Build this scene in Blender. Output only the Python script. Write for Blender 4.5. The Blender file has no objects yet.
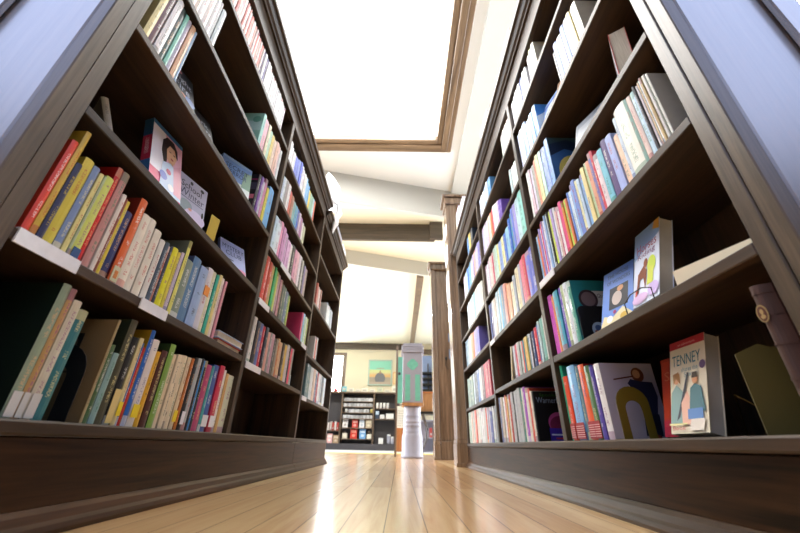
COFFER_GLOW=10.0; WINS=16.0; LAMPS=4.0; WCOL=(.56,.66,1.0); BASE=.05; HIGH=2.5; FARL=130.0; SIDE=21.0; EXPO=0.0
DATA = """
L10=0.6151,0.0196,0.238,0.159,8a9a80,15231c,whitefoot;0.6347,0.0138,0.235,0.152,b89058,,whitefoot;0.6485,0.0199,0.217,0.158,c8c0a8,,whitefoot;0.6684,0.0241,0.205,0.135,2f6f74,,;0.7713,0.008,0.216,0.154,a89468,8a7048,;0.7793,0.0154,0.162,0.141,4a6840,,;0.7947,0.0173,0.147,0.132,88a8a4,,;0.8121,0.0235,0.231,0.161,4c4a34,2c3424,;0.8356,0.0213,0.195,0.131,1c1c1c,,cream;0.8569,0.0153,0.198,0.143,d8c890,,yellow;0.8722,0.0089,0.189,0.132,3a6aa0,,;0.8811,0.0091,0.18,0.133,c83020,,;0.8903,0.0176,0.228,0.157,2060b0,b89020,;0.9079,0.0261,0.209,0.159,e0d8d0,,yellow;0.934,0.0191,0.183,0.134,d8a428,,;0.9531,0.0255,0.191,0.137,4c2420,,;0.9786,0.0255,0.215,0.156,7aa048,2c4420,;1.004,0.0219,0.192,0.158,e0ccaa,,;1.0258,0.019,0.196,0.147,e4d4b4,,;1.0448,0.018,0.199,0.142,dccaa8,,;1.0628,0.0186,0.201,0.16,e4d4b4,,;1.0813,0.0197,0.2,0.131,dcc8a4,,yellow;1.1011,0.0151,0.201,0.156,c07030,,;1.1162,0.0201,0.207,0.142,2a2e32,,white;1.1363,0.0208,0.209,0.139,b0b4b4,,;1.1572,0.0107,0.213,0.14,303438,,;1.1679,0.011,0.208,0.143,3890d0,,;1.1789,0.0168,0.21,0.159,283038,,;1.1957,0.0352,0.202,0.136,b03c6c,,;1.2309,0.0184,0.204,0.149,48a0a0,,;1.2492,0.0386,0.212,0.155,3858a0,,white;1.2879,0.0341,0.217,0.15,c83050,,white;1.322,0.0214,0.207,0.15,e4e0d8,,;1.3433,0.0221,0.198,0.132,d0a868,,;1.3654,0.0466,0.197,0.132,c8ccb4,,
L11=0.4995,0.0142,0.213,0.143,d43c24,,;0.5137,0.0122,0.251,0.176,c4a434,,;0.5258,0.013,0.179,0.143,26284c,,ytext;0.5388,0.0221,0.206,0.142,cab83c,8a7c28,;0.5609,0.0161,0.203,0.149,7488b0,,;0.5771,0.011,0.197,0.144,e0d488,,;0.5881,0.0058,0.198,0.139,a8b890,,;0.5939,0.0195,0.205,0.156,ccd468,,bluefoot;0.6134,0.0146,0.247,0.174,d41c1c,a01414,;0.628,0.019,0.247,0.161,c08880,,;0.6471,0.0111,0.197,0.147,e0d8cc,,rtext;0.6581,0.0089,0.193,0.146,8c4c34,,;0.667,0.0097,0.192,0.156,e4cc38,,;0.6767,0.0215,0.173,0.152,2c3468,,;0.6982,0.0229,0.226,0.152,d86424,6a1c10,flower;0.7211,0.0268,0.197,0.159,e4ddcc,,rtext;0.7479,0.026,0.202,0.135,e4dccc,,rtext;0.7739,0.0261,0.185,0.143,e0d8c8,,rtext;0.8,0.0055,0.185,0.153,222222,,;0.8055,0.0209,0.173,0.135,dcd8d0,,;0.8264,0.0158,0.176,0.145,485868,,;0.8422,0.0122,0.173,0.131,b06450,,;0.8543,0.0104,0.179,0.15,3c4450,,;0.8647,0.0235,0.183,0.153,e0dc20,,;0.8882,0.0133,0.179,0.147,dccc50,,;0.9016,0.0136,0.186,0.156,ccbcd0,,;0.9152,0.0164,0.234,0.156,e0dc70,6c7468,;0.9316,0.0368,0.182,0.151,7c8c7c,,;0.9684,0.0421,0.211,0.153,5880a8,505c80,;1.0105,0.0454,0.199,0.147,94acd4,,;1.0559,0.0333,0.215,0.151,d4d0d8,,oband;1.0892,0.0221,0.215,0.163,e0dcbc,,;1.1113,0.0196,0.214,0.165,30a890,,;1.1309,0.0202,0.223,0.156,e0d48c,,;1.1511,0.0209,0.22,0.16,e4d8cc,,;1.172,0.0143,0.216,0.14,d898a8,,
L13=0.5077,0.0195,0.243,0.157,e8d890,,;0.5271,0.0187,0.243,0.153,5a2028,,;0.5459,0.0234,0.243,0.155,f0f0f0,,;0.5693,0.0211,0.243,0.163,1c3c38,,;0.5903,0.0139,0.243,0.154,90e0c8,,;0.6042,0.0152,0.243,0.168,c8c4d8,,;0.6195,0.019,0.243,0.176,e8b890,,;0.6385,0.0104,0.243,0.16,a8d0f0,,;1.2238,0.023,0.196,0.142,181c28,502848,;1.2469,0.0237,0.203,0.142,7a4ca8,,;1.2705,0.0243,0.195,0.157,c8c8d4,,;1.2949,0.025,0.231,0.174,d890b8,,;1.3199,0.0258,0.199,0.135,e8e060,,;1.3457,0.0539,0.228,0.149,78bcf0,,
L14=0.578,0.0185,0.21,0.152,f0f0ec,,;0.5966,0.0185,0.227,0.164,e8d4c4,,;0.6151,0.0233,0.214,0.156,f4f4f4,,;0.6384,0.0253,0.219,0.141,e8e0dc,,;0.6636,0.0191,0.225,0.166,f0f0f0,,;0.6827,0.0142,0.221,0.165,f4f4f4,,;0.697,0.022,0.206,0.145,c8d8dc,,;1.1288,0.027,0.197,0.133,a0dcd4,,;1.1557,0.0437,0.199,0.131,f0b8cc,,;1.1995,0.0257,0.205,0.151,f4f4d4,,;1.2251,0.0258,0.194,0.138,c8ecd4,,;1.2509,0.0303,0.194,0.141,f0e088,,;1.2812,0.0288,0.192,0.155,f4e0cc,,;1.3101,0.0344,0.21,0.149,ecc4b0,,;1.3445,0.0254,0.212,0.138,f4d8d4,,;1.3699,0.0237,0.211,0.146,e0e8e8,,
L15=0.7151,0.0116,0.181,0.137,e8a8a0,,;0.7266,0.018,0.181,0.136,f4ece8,,;0.7446,0.0104,0.181,0.157,d88078,,;0.755,0.0088,0.181,0.144,f4f0ec,,;0.7638,0.0194,0.181,0.154,e8a8a0,,;0.7832,0.0146,0.181,0.15,f4ece8,,;0.7977,0.0102,0.181,0.153,d88078,,;0.8079,0.0147,0.181,0.144,f4f0ec,,;0.8227,0.0089,0.181,0.154,e8a8a0,,;0.8315,0.0146,0.181,0.154,f4ece8,,;0.8461,0.0197,0.181,0.142,d88078,,;0.8658,0.0184,0.181,0.158,f4f0ec,,;0.8841,0.0165,0.181,0.135,e8a8a0,,;0.9006,0.0115,0.18,0.135,f4ece8,,;0.9121,0.0127,0.181,0.154,d88078,,;0.9249,0.0104,0.175,0.155,f4f0ec,,;0.9353,0.0173,0.181,0.15,e8a8a0,,;0.9526,0.0146,0.181,0.146,f4ece8,,;0.9672,0.0174,0.181,0.13,d88078,,;0.9847,0.0123,0.181,0.149,f4f0ec,,;0.997,0.0111,0.181,0.158,584870,,;1.008,0.0178,0.181,0.156,f4f4f4,,;1.0258,0.0198,0.181,0.136,50487c,,;1.0456,0.0183,0.181,0.139,f6f6f6,,;1.0638,0.0177,0.181,0.148,f0f2f4,,;1.0816,0.0179,0.181,0.143,f6f6f8,,;1.0994,0.017,0.181,0.157,f6f6f6,,;1.1164,0.0111,0.181,0.144,f0f2f4,,;1.1275,0.0144,0.181,0.157,f6f6f8,,;1.142,0.0126,0.181,0.158,f6f6f6,,;1.1546,0.0089,0.181,0.146,f0f2f4,,;1.1634,0.0089,0.181,0.131,f6f6f8,,;1.1723,0.0117,0.181,0.135,f6f6f6,,;1.184,0.0115,0.181,0.154,f0f2f4,,;1.1955,0.0164,0.181,0.144,f6f6f8,,;1.2119,0.0194,0.181,0.147,f6f6f6,,;1.2314,0.0136,0.181,0.146,f0f2f4,,;1.245,0.0192,0.181,0.154,f6f6f8,,;1.2642,0.0198,0.181,0.147,f6f6f6,,;1.284,0.0194,0.181,0.138,f0f2f4,,;1.3035,0.0127,0.181,0.145,f6f6f8,,
L21=1.4937,0.0337,0.204,0.136,e0dcd8,,;1.5274,0.0388,0.195,0.143,303030,,;1.5662,0.0427,0.2,0.137,4860a0,,;1.6088,0.0306,0.196,0.15,c02838,,;1.6395,0.035,0.202,0.158,2c3040,,;1.6745,0.0322,0.187,0.151,d8a090,,;1.7067,0.0324,0.194,0.134,888888,,;1.7391,0.037,0.196,0.159,c098a8,,;1.7761,0.0309,0.185,0.159,60605c,,;1.807,0.0329,0.189,0.145,90887c,,;1.84,0.0315,0.2,0.155,c06c38,,;1.8715,0.0434,0.189,0.143,d8b890,,;1.9149,0.0372,0.196,0.14,504840,,;1.9521,0.0418,0.194,0.14,e0bc50,,;1.9939,0.0434,0.207,0.134,c8c8d0,,;2.0373,0.0259,0.208,0.147,303438,,;2.0633,0.0336,0.2,0.14,e84068,,;2.0969,0.0435,0.21,0.15,9aa4a0,,
L22=1.4678,0.0194,0.234,0.164,8a6c44,,;1.4872,0.0414,0.231,0.148,d84838,,;1.5286,0.0367,0.222,0.162,c85038,,;1.5653,0.0411,0.224,0.144,c8a458,,;1.6064,0.0204,0.229,0.163,40b870,,;1.6268,0.0242,0.224,0.145,68c060,,;1.651,0.0188,0.223,0.143,d0e078,,;1.6699,0.0365,0.22,0.154,c0a0a0,,;1.7064,0.0244,0.207,0.15,cc98a0,,;1.7307,0.021,0.213,0.145,988068,,;1.7517,0.028,0.197,0.146,606860,,;1.7797,0.0396,0.194,0.133,688070,,;1.8193,0.0374,0.187,0.132,7080a0,,;1.8568,0.0241,0.184,0.139,60a070,,;1.8809,0.0215,0.182,0.153,c0c860,,;2.1863,0.0309,0.192,0.13,e04878,,;2.2172,0.037,0.194,0.147,a8d4f0,,;2.2542,0.0275,0.186,0.144,b8e0b8,,;2.2818,0.0326,0.193,0.133,e8f0e8,,;2.3143,0.0227,0.192,0.143,d0e4a0,,
L23=1.4809,0.042,0.195,0.135,c8e0f0,,;1.5228,0.0534,0.202,0.156,dcecf4,,;1.5763,0.0386,0.224,0.162,f0a0c4,,;1.6148,0.0424,0.215,0.145,cc90c4,,;1.6572,0.0485,0.205,0.146,d8a8d8,,;1.7057,0.0584,0.187,0.143,e0b4e0,,;1.7641,0.0369,0.193,0.159,f4f4f4,,;1.801,0.0534,0.212,0.152,282828,,;1.8543,0.0491,0.209,0.163,e0a0bc,,;1.9035,0.0467,0.218,0.15,f0c4d0,,;1.9502,0.0389,0.221,0.152,f0e8f0,,;1.9892,0.037,0.232,0.161,383c40,,;2.0262,0.0271,0.223,0.157,e0e0d8,,;2.0533,0.0297,0.216,0.146,303438,,;2.083,0.0277,0.213,0.149,9890c0,,;2.1107,0.0503,0.209,0.135,c8b0a8,,
L24=1.4628,0.0315,0.159,0.131,c8e0f4,,;1.4942,0.0293,0.171,0.157,e4ecf4,,;1.5235,0.0398,0.179,0.152,a8a8a8,,;1.5634,0.0382,0.185,0.134,f4f4f4,,;1.6016,0.0448,0.173,0.145,d85850,,;1.6463,0.042,0.169,0.154,b8846c,,;1.6883,0.0437,0.16,0.148,90c0c0,,;1.7321,0.0486,0.161,0.15,70b4d4,,;1.7807,0.034,0.168,0.137,4c70cc,,;1.8147,0.0321,0.165,0.134,e0d0e0,,;1.8468,0.0518,0.159,0.133,b078b0,,;1.8985,0.0268,0.147,0.147,f0f0e8,,;1.9254,0.044,0.142,0.149,ccd4ac,,
L25=1.448,0.038,0.181,0.153,f4f4f4,,;1.486,0.0329,0.17,0.149,f4f4f4,,;1.519,0.02,0.152,0.134,f0f0f2,,;1.539,0.0411,0.141,0.152,f4f4f4,,;1.5802,0.0399,0.148,0.147,8090e8,,;1.62,0.0333,0.165,0.132,8090e8,,;1.6534,0.0342,0.187,0.15,98a8e8,,;1.6875,0.0375,0.203,0.152,7080e0,,;1.725,0.0217,0.198,0.145,ececf4,,;1.7466,0.0395,0.199,0.144,ececf4,,;1.7862,0.0267,0.192,0.157,f4f4ec,,;1.8129,0.0219,0.19,0.159,f4f4f4,,;1.8348,0.027,0.196,0.131,98ccf8,,;1.8618,0.0393,0.186,0.155,98ccf8,,;1.9012,0.0254,0.186,0.143,70b0e8,,;1.9265,0.0396,0.172,0.136,f0d860,,;1.9661,0.0459,0.178,0.136,a0c8b0,,;2.0121,0.0331,0.182,0.134,a0c8b0,,;2.0451,0.0301,0.189,0.159,b8d8e0,,;2.0752,0.0327,0.192,0.155,f08058,,
L31=2.4892,0.0376,0.225,0.164,607c80,,;2.5267,0.0489,0.225,0.151,607c80,,;2.5756,0.0434,0.225,0.154,607c80,,;2.619,0.0293,0.225,0.16,c8ccd0,,;2.6483,0.0492,0.225,0.155,c8ccd0,,;2.6975,0.0369,0.225,0.144,d8b8a0,,;2.7344,0.0231,0.225,0.168,d8b8a0,,;2.7576,0.0225,0.225,0.171,505878,,;2.7801,0.0371,0.225,0.15,505878,,;2.8171,0.0359,0.225,0.148,a83848,,;2.853,0.0314,0.225,0.171,a83848,,;2.8844,0.0266,0.225,0.167,c8c4c0,,;2.911,0.0327,0.225,0.17,c8c4c0,,;2.9437,0.0318,0.225,0.159,888c90,,;2.9755,0.0475,0.225,0.144,888c90,,;3.023,0.0224,0.225,0.156,3c4450,,;3.0454,0.0448,0.225,0.162,3c4450,,;3.0902,0.0475,0.225,0.144,c0c8cc,,;3.1377,0.026,0.225,0.146,c0c8cc,,
L32=2.6003,0.0376,0.172,0.159,b8b4ac,,;2.638,0.0337,0.158,0.15,d85038,,;2.6716,0.0322,0.181,0.142,c8ccc8,,
L33=2.4713,0.0268,0.188,0.16,c06858,,;2.4981,0.0266,0.173,0.136,c06858,,;2.5247,0.028,0.177,0.133,d8c8c0,,;2.5527,0.0484,0.175,0.147,d8c8c0,,;2.6011,0.0364,0.185,0.142,b07060,,;2.8681,0.0379,0.18,0.149,d0d4d0,,;2.906,0.0415,0.174,0.138,d0d4d0,,;2.9476,0.0367,0.178,0.143,d0d4d0,,;2.9843,0.0355,0.187,0.156,b8c4c4,,;3.0198,0.0265,0.171,0.151,b8c4c4,,;3.0462,0.0335,0.179,0.148,a0a8b0,,;3.0797,0.056,0.178,0.158,a0a8b0,,
R10=1.036,0.0316,0.2,0.155,e8e8ea,c4c0d0,flute;1.0676,0.0222,0.197,0.156,5c50a8,,;1.0897,0.0352,0.205,0.162,50784c,3c5cb0,redfoot;1.1249,0.0387,0.216,0.145,e86438,a02028,redfoot;1.1637,0.0217,0.217,0.142,6c8c98,,;1.1854,0.058,0.226,0.148,84c0f0,,redfoot;1.2435,0.0348,0.199,0.146,e84c24,,redfoot;1.2783,0.0167,0.24,0.17,30b494,,
R11=1.0888,0.0277,0.212,0.164,58a090,207c88,banner;1.1165,0.029,0.218,0.161,e4ecf4,,;1.1455,0.0226,0.221,0.16,c8d8b0,,;1.1681,0.0234,0.222,0.164,7058c8,,;1.1915,0.0409,0.221,0.154,50a8c0,,;1.2325,0.0171,0.214,0.154,f0a078,,;1.2496,0.0355,0.226,0.144,d058c8,,
R12=0.5313,0.0069,0.203,0.134,dcdcd4,,;0.5382,0.0044,0.21,0.152,8a8c80,,;0.5426,0.0075,0.212,0.143,dcdcd8,,;0.5501,0.0063,0.214,0.137,c8b078,,;0.5564,0.0047,0.211,0.15,e4e4e0,,;0.5611,0.0039,0.217,0.158,505850,,;0.565,0.0045,0.216,0.152,e4c8a0,,;0.5695,0.0062,0.211,0.143,d8d8dc,,;0.5758,0.0065,0.217,0.159,403c38,,;0.5823,0.0172,0.212,0.145,c0dcec,,;0.5995,0.0143,0.214,0.138,ecd4c8,,;0.6138,0.011,0.22,0.155,88b0a4,,;0.6248,0.0428,0.228,0.164,f0f0e4,,;0.6675,0.0124,0.215,0.15,dcecf8,,;0.6799,0.0213,0.171,0.138,f4d4b8,,;0.7012,0.0269,0.194,0.15,a8b8ec,,;0.7281,0.0235,0.202,0.159,54407c,,;0.7516,0.0246,0.19,0.137,7cc8dc,,;0.7762,0.0205,0.192,0.131,ecdce0,,;0.7968,0.0137,0.225,0.172,d84858,,;0.8105,0.0147,0.229,0.154,8080c0,,;0.8252,0.018,0.212,0.164,e8a888,,;0.8433,0.012,0.219,0.141,c8e0b8,,;0.8552,0.0195,0.213,0.148,f0e0a0,,;0.8747,0.0188,0.203,0.141,88b8e8,,;0.8935,0.0158,0.199,0.13,c8dcf0,,;0.9093,0.0121,0.204,0.142,f0ecc0,,;0.9214,0.0217,0.219,0.143,7c98e0,,;0.9429,0.0134,0.215,0.144,a0c8f0,,;0.9563,0.0198,0.2,0.155,d8e8f4,,;0.9761,0.0123,0.208,0.147,6890e0,,;0.9885,0.0122,0.192,0.144,f08858,,;1.0007,0.019,0.2,0.158,b8e058,,;1.0198,0.0132,0.198,0.141,f09850,,;1.0329,0.0214,0.215,0.138,e85890,,;1.0544,0.0157,0.207,0.158,f4f4f4,,;1.0701,0.0119,0.216,0.139,c84878,,;1.0819,0.0122,0.206,0.135,e8d0c8,,;1.0941,0.0147,0.231,0.153,e8ecf0,,;1.1088,0.0178,0.236,0.175,b8a8e0,,;1.1267,0.0214,0.239,0.158,d0e060,,;1.1481,0.0113,0.25,0.174,383838,,;1.1594,0.0144,0.25,0.176,e0ecf4,,;1.1738,0.0121,0.25,0.163,a8c8f0,,;1.1859,0.0217,0.235,0.17,e4e8f0,,;1.2077,0.0113,0.245,0.172,b8a8e4,,;1.2188,0.0101,0.24,0.151,e8506c,,;1.229,0.0102,0.221,0.155,f0f0f4,,;1.2392,0.0144,0.229,0.173,a090d8,,;1.2535,0.0207,0.213,0.144,f08050,,;1.2744,0.0206,0.214,0.152,98ccf0,,
R13=1.0274,0.0301,0.242,0.153,88b4f0,,;1.0575,0.0167,0.227,0.166,a0b8f4,,;1.0742,0.0279,0.238,0.151,98b0f0,,;1.1021,0.0267,0.247,0.17,c8e8dc,,;1.1288,0.0282,0.254,0.186,f4ecb0,,;1.157,0.0273,0.254,0.187,f0a080,,;1.1844,0.0244,0.248,0.156,b0b4ac,,;1.2087,0.0193,0.251,0.171,e0d8ec,,;1.2281,0.0192,0.259,0.173,f8dce4,,;1.2473,0.02,0.259,0.172,f0f0ec,,
R14=1.0596,0.038,0.188,0.139,70b0f4,,;1.0976,0.0395,0.186,0.141,70b0f4,,;1.1371,0.0416,0.187,0.136,e8f0f8,,;1.1787,0.0443,0.219,0.147,90b8f8,,;1.223,0.0392,0.223,0.168,e0e8f8,,;1.2622,0.0242,0.227,0.153,c0ccf0,,;0.6599,0.0346,0.202,0.161,f4f0dc,,;0.6945,0.0217,0.205,0.14,e8d890,,;0.7162,0.0301,0.214,0.157,f0f0f4,,;0.7462,0.0235,0.22,0.143,5078d0,,;0.7697,0.0326,0.204,0.157,f0f4f8,,;0.8023,0.0255,0.215,0.165,5070c0,,;0.8278,0.0175,0.191,0.139,202428,,
R15=1.0696,0.0211,0.181,0.138,f4f4fa,,;1.0907,0.0228,0.181,0.158,f4f4fa,,;1.1135,0.0419,0.181,0.148,4858a0,,;1.1554,0.0324,0.181,0.137,f4f4f8,,;1.1878,0.0408,0.181,0.134,f4f4f8,,;1.2285,0.0272,0.181,0.138,f4f4fc,,;1.2558,0.0392,0.181,0.15,eceef4,,;0.9525,0.0306,0.181,0.136,f4f4e0,,;0.9831,0.0245,0.181,0.136,e8f0a0,,;1.0076,0.0346,0.181,0.146,f4f4f4,,
R20=1.5967,0.0203,0.194,0.152,15151c,,;1.6171,0.0213,0.199,0.13,e8e0d0,,;1.6384,0.0287,0.214,0.15,d85040,,;1.6671,0.0325,0.22,0.152,e4e0d4,,;1.6997,0.0348,0.229,0.158,a040c0,,;1.7344,0.0211,0.227,0.144,dce0d8,,;1.7555,0.0229,0.231,0.165,2c8478,,;1.7784,0.0362,0.234,0.15,c0c4c8,,;1.8145,0.029,0.229,0.156,b8bcc0,,;1.8436,0.0258,0.227,0.148,c8ccd0,,;1.8694,0.0264,0.223,0.157,303030,,;1.8959,0.0426,0.23,0.148,b8b8bc,,;1.9385,0.0266,0.223,0.166,c04838,,;1.9651,0.033,0.228,0.15,d8d0c0,,;1.9981,0.0277,0.22,0.168,e0ac60,,;2.0258,0.0292,0.232,0.16,c84838,,;2.055,0.0404,0.223,0.169,e4e4e8,,;2.0954,0.0437,0.228,0.171,c8b8a0,,;2.1391,0.0279,0.23,0.17,6070a8,,
R21=1.3617,0.0179,0.183,0.134,d4d8d0,,;1.3796,0.0302,0.177,0.147,80b8b0,,;1.4098,0.0191,0.173,0.139,c8e0e4,,;1.4289,0.0227,0.165,0.147,4068a8,,;1.4516,0.0314,0.16,0.15,d02840,,;1.483,0.0311,0.154,0.143,203870,,;1.5141,0.0183,0.147,0.149,383848,,;1.5324,0.019,0.154,0.137,d8d8dc,,;1.5514,0.0226,0.159,0.153,3c7890,,;1.5741,0.0249,0.154,0.135,e8cc80,,;1.599,0.0223,0.155,0.133,e0b868,,;1.6213,0.0172,0.15,0.143,5090a8,,;1.6384,0.0196,0.149,0.143,dc6058,,;1.658,0.029,0.156,0.131,c8ccc4,,;1.687,0.0324,0.159,0.132,b4bcb8,,;1.7194,0.0156,0.161,0.153,e8d0d4,,;1.735,0.0258,0.158,0.132,d86070,,;1.7608,0.0296,0.158,0.141,dce4ec,,;1.7904,0.0155,0.165,0.134,28304c,,
R22=1.3412,0.0486,0.222,0.169,5c68d0,,;1.3898,0.0528,0.223,0.15,7884e0,,;1.4427,0.0449,0.233,0.156,d04460,,;1.4876,0.0473,0.232,0.151,f07898,,;1.5349,0.0285,0.228,0.172,c8ccdc,,;1.5634,0.0524,0.227,0.17,e4dcb8,,;1.6159,0.0376,0.206,0.156,b0b8c8,,;1.6535,0.0516,0.19,0.146,ece0c0,,;1.7051,0.0504,0.203,0.142,e8b898,,;1.7555,0.0277,0.222,0.158,f0a880,,;1.7832,0.0466,0.235,0.174,e8a8a0,,;1.8298,0.0509,0.248,0.184,6888a8,,;1.8806,0.0247,0.252,0.168,8cd0f0,,;1.9053,0.0333,0.251,0.164,e4f0f4,,;1.9386,0.0455,0.251,0.173,b8d8e8,,;1.9843,0.0275,0.241,0.173,e4ecec,,;2.0118,0.0498,0.239,0.155,c8bcb4,,;2.0615,0.031,0.242,0.152,dce0e4,,;2.0926,0.0474,0.243,0.159,5868a8,,;2.14,0.027,0.241,0.18,8088b8,,
R23=1.3604,0.0524,0.251,0.173,98e0d8,,;1.4129,0.0556,0.251,0.174,c8e8f0,,;1.4684,0.0418,0.251,0.16,b0a8e8,,;1.5102,0.0295,0.251,0.163,7088e0,,;1.5397,0.0308,0.243,0.154,40a8c8,,;1.5705,0.0353,0.228,0.17,3870d0,,;1.6058,0.0536,0.2,0.142,a0d0e8,,;1.6595,0.0465,0.193,0.13,4878d8,,;1.7059,0.0496,0.201,0.147,f0ecb0,,;1.7555,0.0646,0.202,0.15,90b0e8,,;1.8202,0.0346,0.215,0.166,f0e8a0,,;1.8548,0.0384,0.229,0.152,c8e8e0,,;1.8932,0.0551,0.233,0.148,b8d0c8,,;1.9483,0.0303,0.227,0.156,d05878,,;1.9786,0.0296,0.222,0.143,f0ccc8,,;2.0082,0.0434,0.23,0.145,e8dcd8,,;2.0516,0.0336,0.226,0.171,d0b8d0,,;2.0853,0.0435,0.219,0.146,e0ecf4,,;2.1288,0.0382,0.227,0.159,e8e0ec,,
R24=1.3686,0.0374,0.163,0.139,d8ece4,,;1.406,0.042,0.166,0.157,f0f0f0,,;1.4479,0.0248,0.175,0.151,c0dce0,,;1.6516,0.0224,0.136,0.138,7050b8,,;1.674,0.0472,0.151,0.143,7050b8,,;1.7212,0.0443,0.176,0.146,e8d8f0,,;1.7655,0.036,0.19,0.149,f0e8f4,,;1.8015,0.0442,0.205,0.139,f0e8f4,,;1.8456,0.0356,0.207,0.134,f04c60,,;1.8812,0.0289,0.202,0.138,f8a078,,;1.9101,0.0253,0.21,0.163,f4e0d8,,;1.9355,0.0291,0.213,0.147,f4e0d8,,;1.9645,0.0234,0.218,0.149,f0c8b0,,;1.9879,0.0321,0.214,0.164,d8d4ec,,;2.02,0.0444,0.223,0.163,d8d4ec,,;2.0644,0.0428,0.229,0.174,e4e4f0,,;2.1072,0.0472,0.232,0.171,c8c8e8,,
R25=1.3583,0.041,0.163,0.139,f4e4e4,,;1.3993,0.0455,0.173,0.149,f4e4e4,,;1.4448,0.0336,0.176,0.157,f8f4f0,,;1.4784,0.0417,0.176,0.131,dcecdc,,;1.816,0.0259,0.151,0.132,5894d0,,;1.8418,0.0507,0.161,0.141,5894d0,,;1.8925,0.0331,0.175,0.155,e8f0f8,,;1.9256,0.0269,0.176,0.132,e8f0f8,,;1.9525,0.0235,0.176,0.157,a8c8f4,,;1.976,0.0239,0.176,0.133,a8c8f4,,;1.9999,0.0436,0.176,0.133,f4f4f8,,;2.0435,0.0418,0.176,0.155,f4f4f8,,;2.0853,0.0437,0.176,0.149,c8d8f0,,
R30=2.2191,0.0466,0.199,0.133,889098,,;2.2657,0.0408,0.199,0.135,889098,,;2.3064,0.0306,0.192,0.136,c8c8cc,,;2.3371,0.0251,0.203,0.161,c8c8cc,,;2.3622,0.025,0.195,0.145,303c90,,;2.3873,0.0445,0.204,0.156,303c90,,;2.4318,0.0282,0.202,0.146,b8b0c0,,;2.46,0.0316,0.206,0.158,b8b0c0,,;2.4916,0.0347,0.207,0.162,d8503c,,;2.5263,0.0228,0.209,0.141,d8503c,,;2.549,0.0298,0.216,0.153,c0bcb8,,;2.5787,0.0305,0.211,0.155,c0bcb8,,;2.6093,0.0433,0.213,0.16,e0e0e0,,;2.6526,0.033,0.223,0.165,e0e0e0,,;2.6856,0.0316,0.224,0.153,c8ccc8,,;2.7172,0.0506,0.224,0.154,c8ccc8,,;2.7678,0.037,0.224,0.145,d0c0b0,,;2.8048,0.0473,0.224,0.143,d0c0b0,,;2.8522,0.0404,0.224,0.15,d84828,,;2.8925,0.0231,0.224,0.157,d84828,,;2.9156,0.0344,0.224,0.169,889890,,;2.95,0.0351,0.224,0.156,889890,,;2.9851,0.045,0.224,0.165,c8b0a0,,;3.0301,0.0324,0.224,0.161,c8b0a0,,;3.0625,0.0429,0.224,0.152,788878,,;3.1054,0.038,0.224,0.167,788878,,;3.1434,0.0286,0.224,0.164,98a090,,
R31=2.2995,0.0285,0.225,0.171,c04858,,;2.328,0.0369,0.225,0.154,c04858,,;2.3649,0.0473,0.225,0.166,c04858,,;2.4121,0.0412,0.225,0.156,d86070,,;2.4534,0.0272,0.225,0.162,d86070,,;2.4806,0.0376,0.225,0.149,6c4848,,;2.5182,0.0507,0.225,0.144,6c4848,,;2.5689,0.0307,0.225,0.166,e0dcd4,,;2.5996,0.0292,0.225,0.158,e0dcd4,,;2.6288,0.0326,0.225,0.156,4870b0,,;2.6614,0.0451,0.225,0.161,4870b0,,;2.7065,0.0494,0.225,0.165,303848,,;2.7559,0.0281,0.225,0.155,303848,,;2.784,0.0281,0.225,0.165,303848,,;2.8121,0.031,0.225,0.149,c0ccd4,,;2.8431,0.0334,0.225,0.169,c0ccd4,,;2.8765,0.0395,0.225,0.164,688068,,;2.9159,0.0283,0.225,0.163,688068,,;2.9442,0.0335,0.225,0.156,506458,,;2.9777,0.0291,0.224,0.161,506458,,;3.0068,0.0535,0.221,0.153,788c80,,;3.0603,0.0459,0.225,0.164,788c80,,
R32=2.528,0.0392,0.202,0.136,8078d0,,;2.5672,0.0284,0.204,0.16,8078d0,,;2.5957,0.0334,0.202,0.134,8078d0,,;2.629,0.0343,0.203,0.148,9890d8,,;2.6633,0.039,0.207,0.149,9890d8,,;2.7023,0.033,0.209,0.159,f08048,,;2.7353,0.0405,0.21,0.147,f08048,,;2.7758,0.0478,0.217,0.145,e8a878,,;2.8236,0.0265,0.217,0.15,e8a878,,;2.8501,0.0399,0.22,0.144,d8c0b8,,;2.8901,0.0435,0.224,0.153,d8c0b8,,;2.9335,0.0324,0.218,0.147,90a8a8,,;2.9659,0.0353,0.221,0.141,90a8a8,,;3.0012,0.049,0.221,0.153,607c90,,;3.0502,0.0224,0.224,0.152,607c90,,
R33=2.2807,0.0286,0.194,0.149,d8d8d0,,;2.3093,0.0275,0.204,0.156,d8d8d0,,;2.3368,0.042,0.206,0.142,d8d8d0,,;2.3788,0.0476,0.215,0.141,e0e4e0,,;2.4264,0.036,0.225,0.153,e0e4e0,,;2.4624,0.0273,0.225,0.151,d0d0c8,,;2.4897,0.0437,0.225,0.15,d0d0c8,,;2.5335,0.0322,0.225,0.148,d0d0c8,,;2.5656,0.0271,0.225,0.164,90c4dc,,;2.5927,0.0248,0.225,0.15,90c4dc,,;2.6175,0.043,0.225,0.157,b8d8e8,,;2.6606,0.044,0.225,0.162,b8d8e8,,;2.7045,0.039,0.225,0.153,b8d8e8,,;2.7435,0.0344,0.225,0.168,dce4e8,,;2.7779,0.037,0.225,0.167,dce4e8,,;2.8149,0.0275,0.225,0.166,d0dce4,,;2.8424,0.0483,0.225,0.167,d0dce4,,
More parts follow.
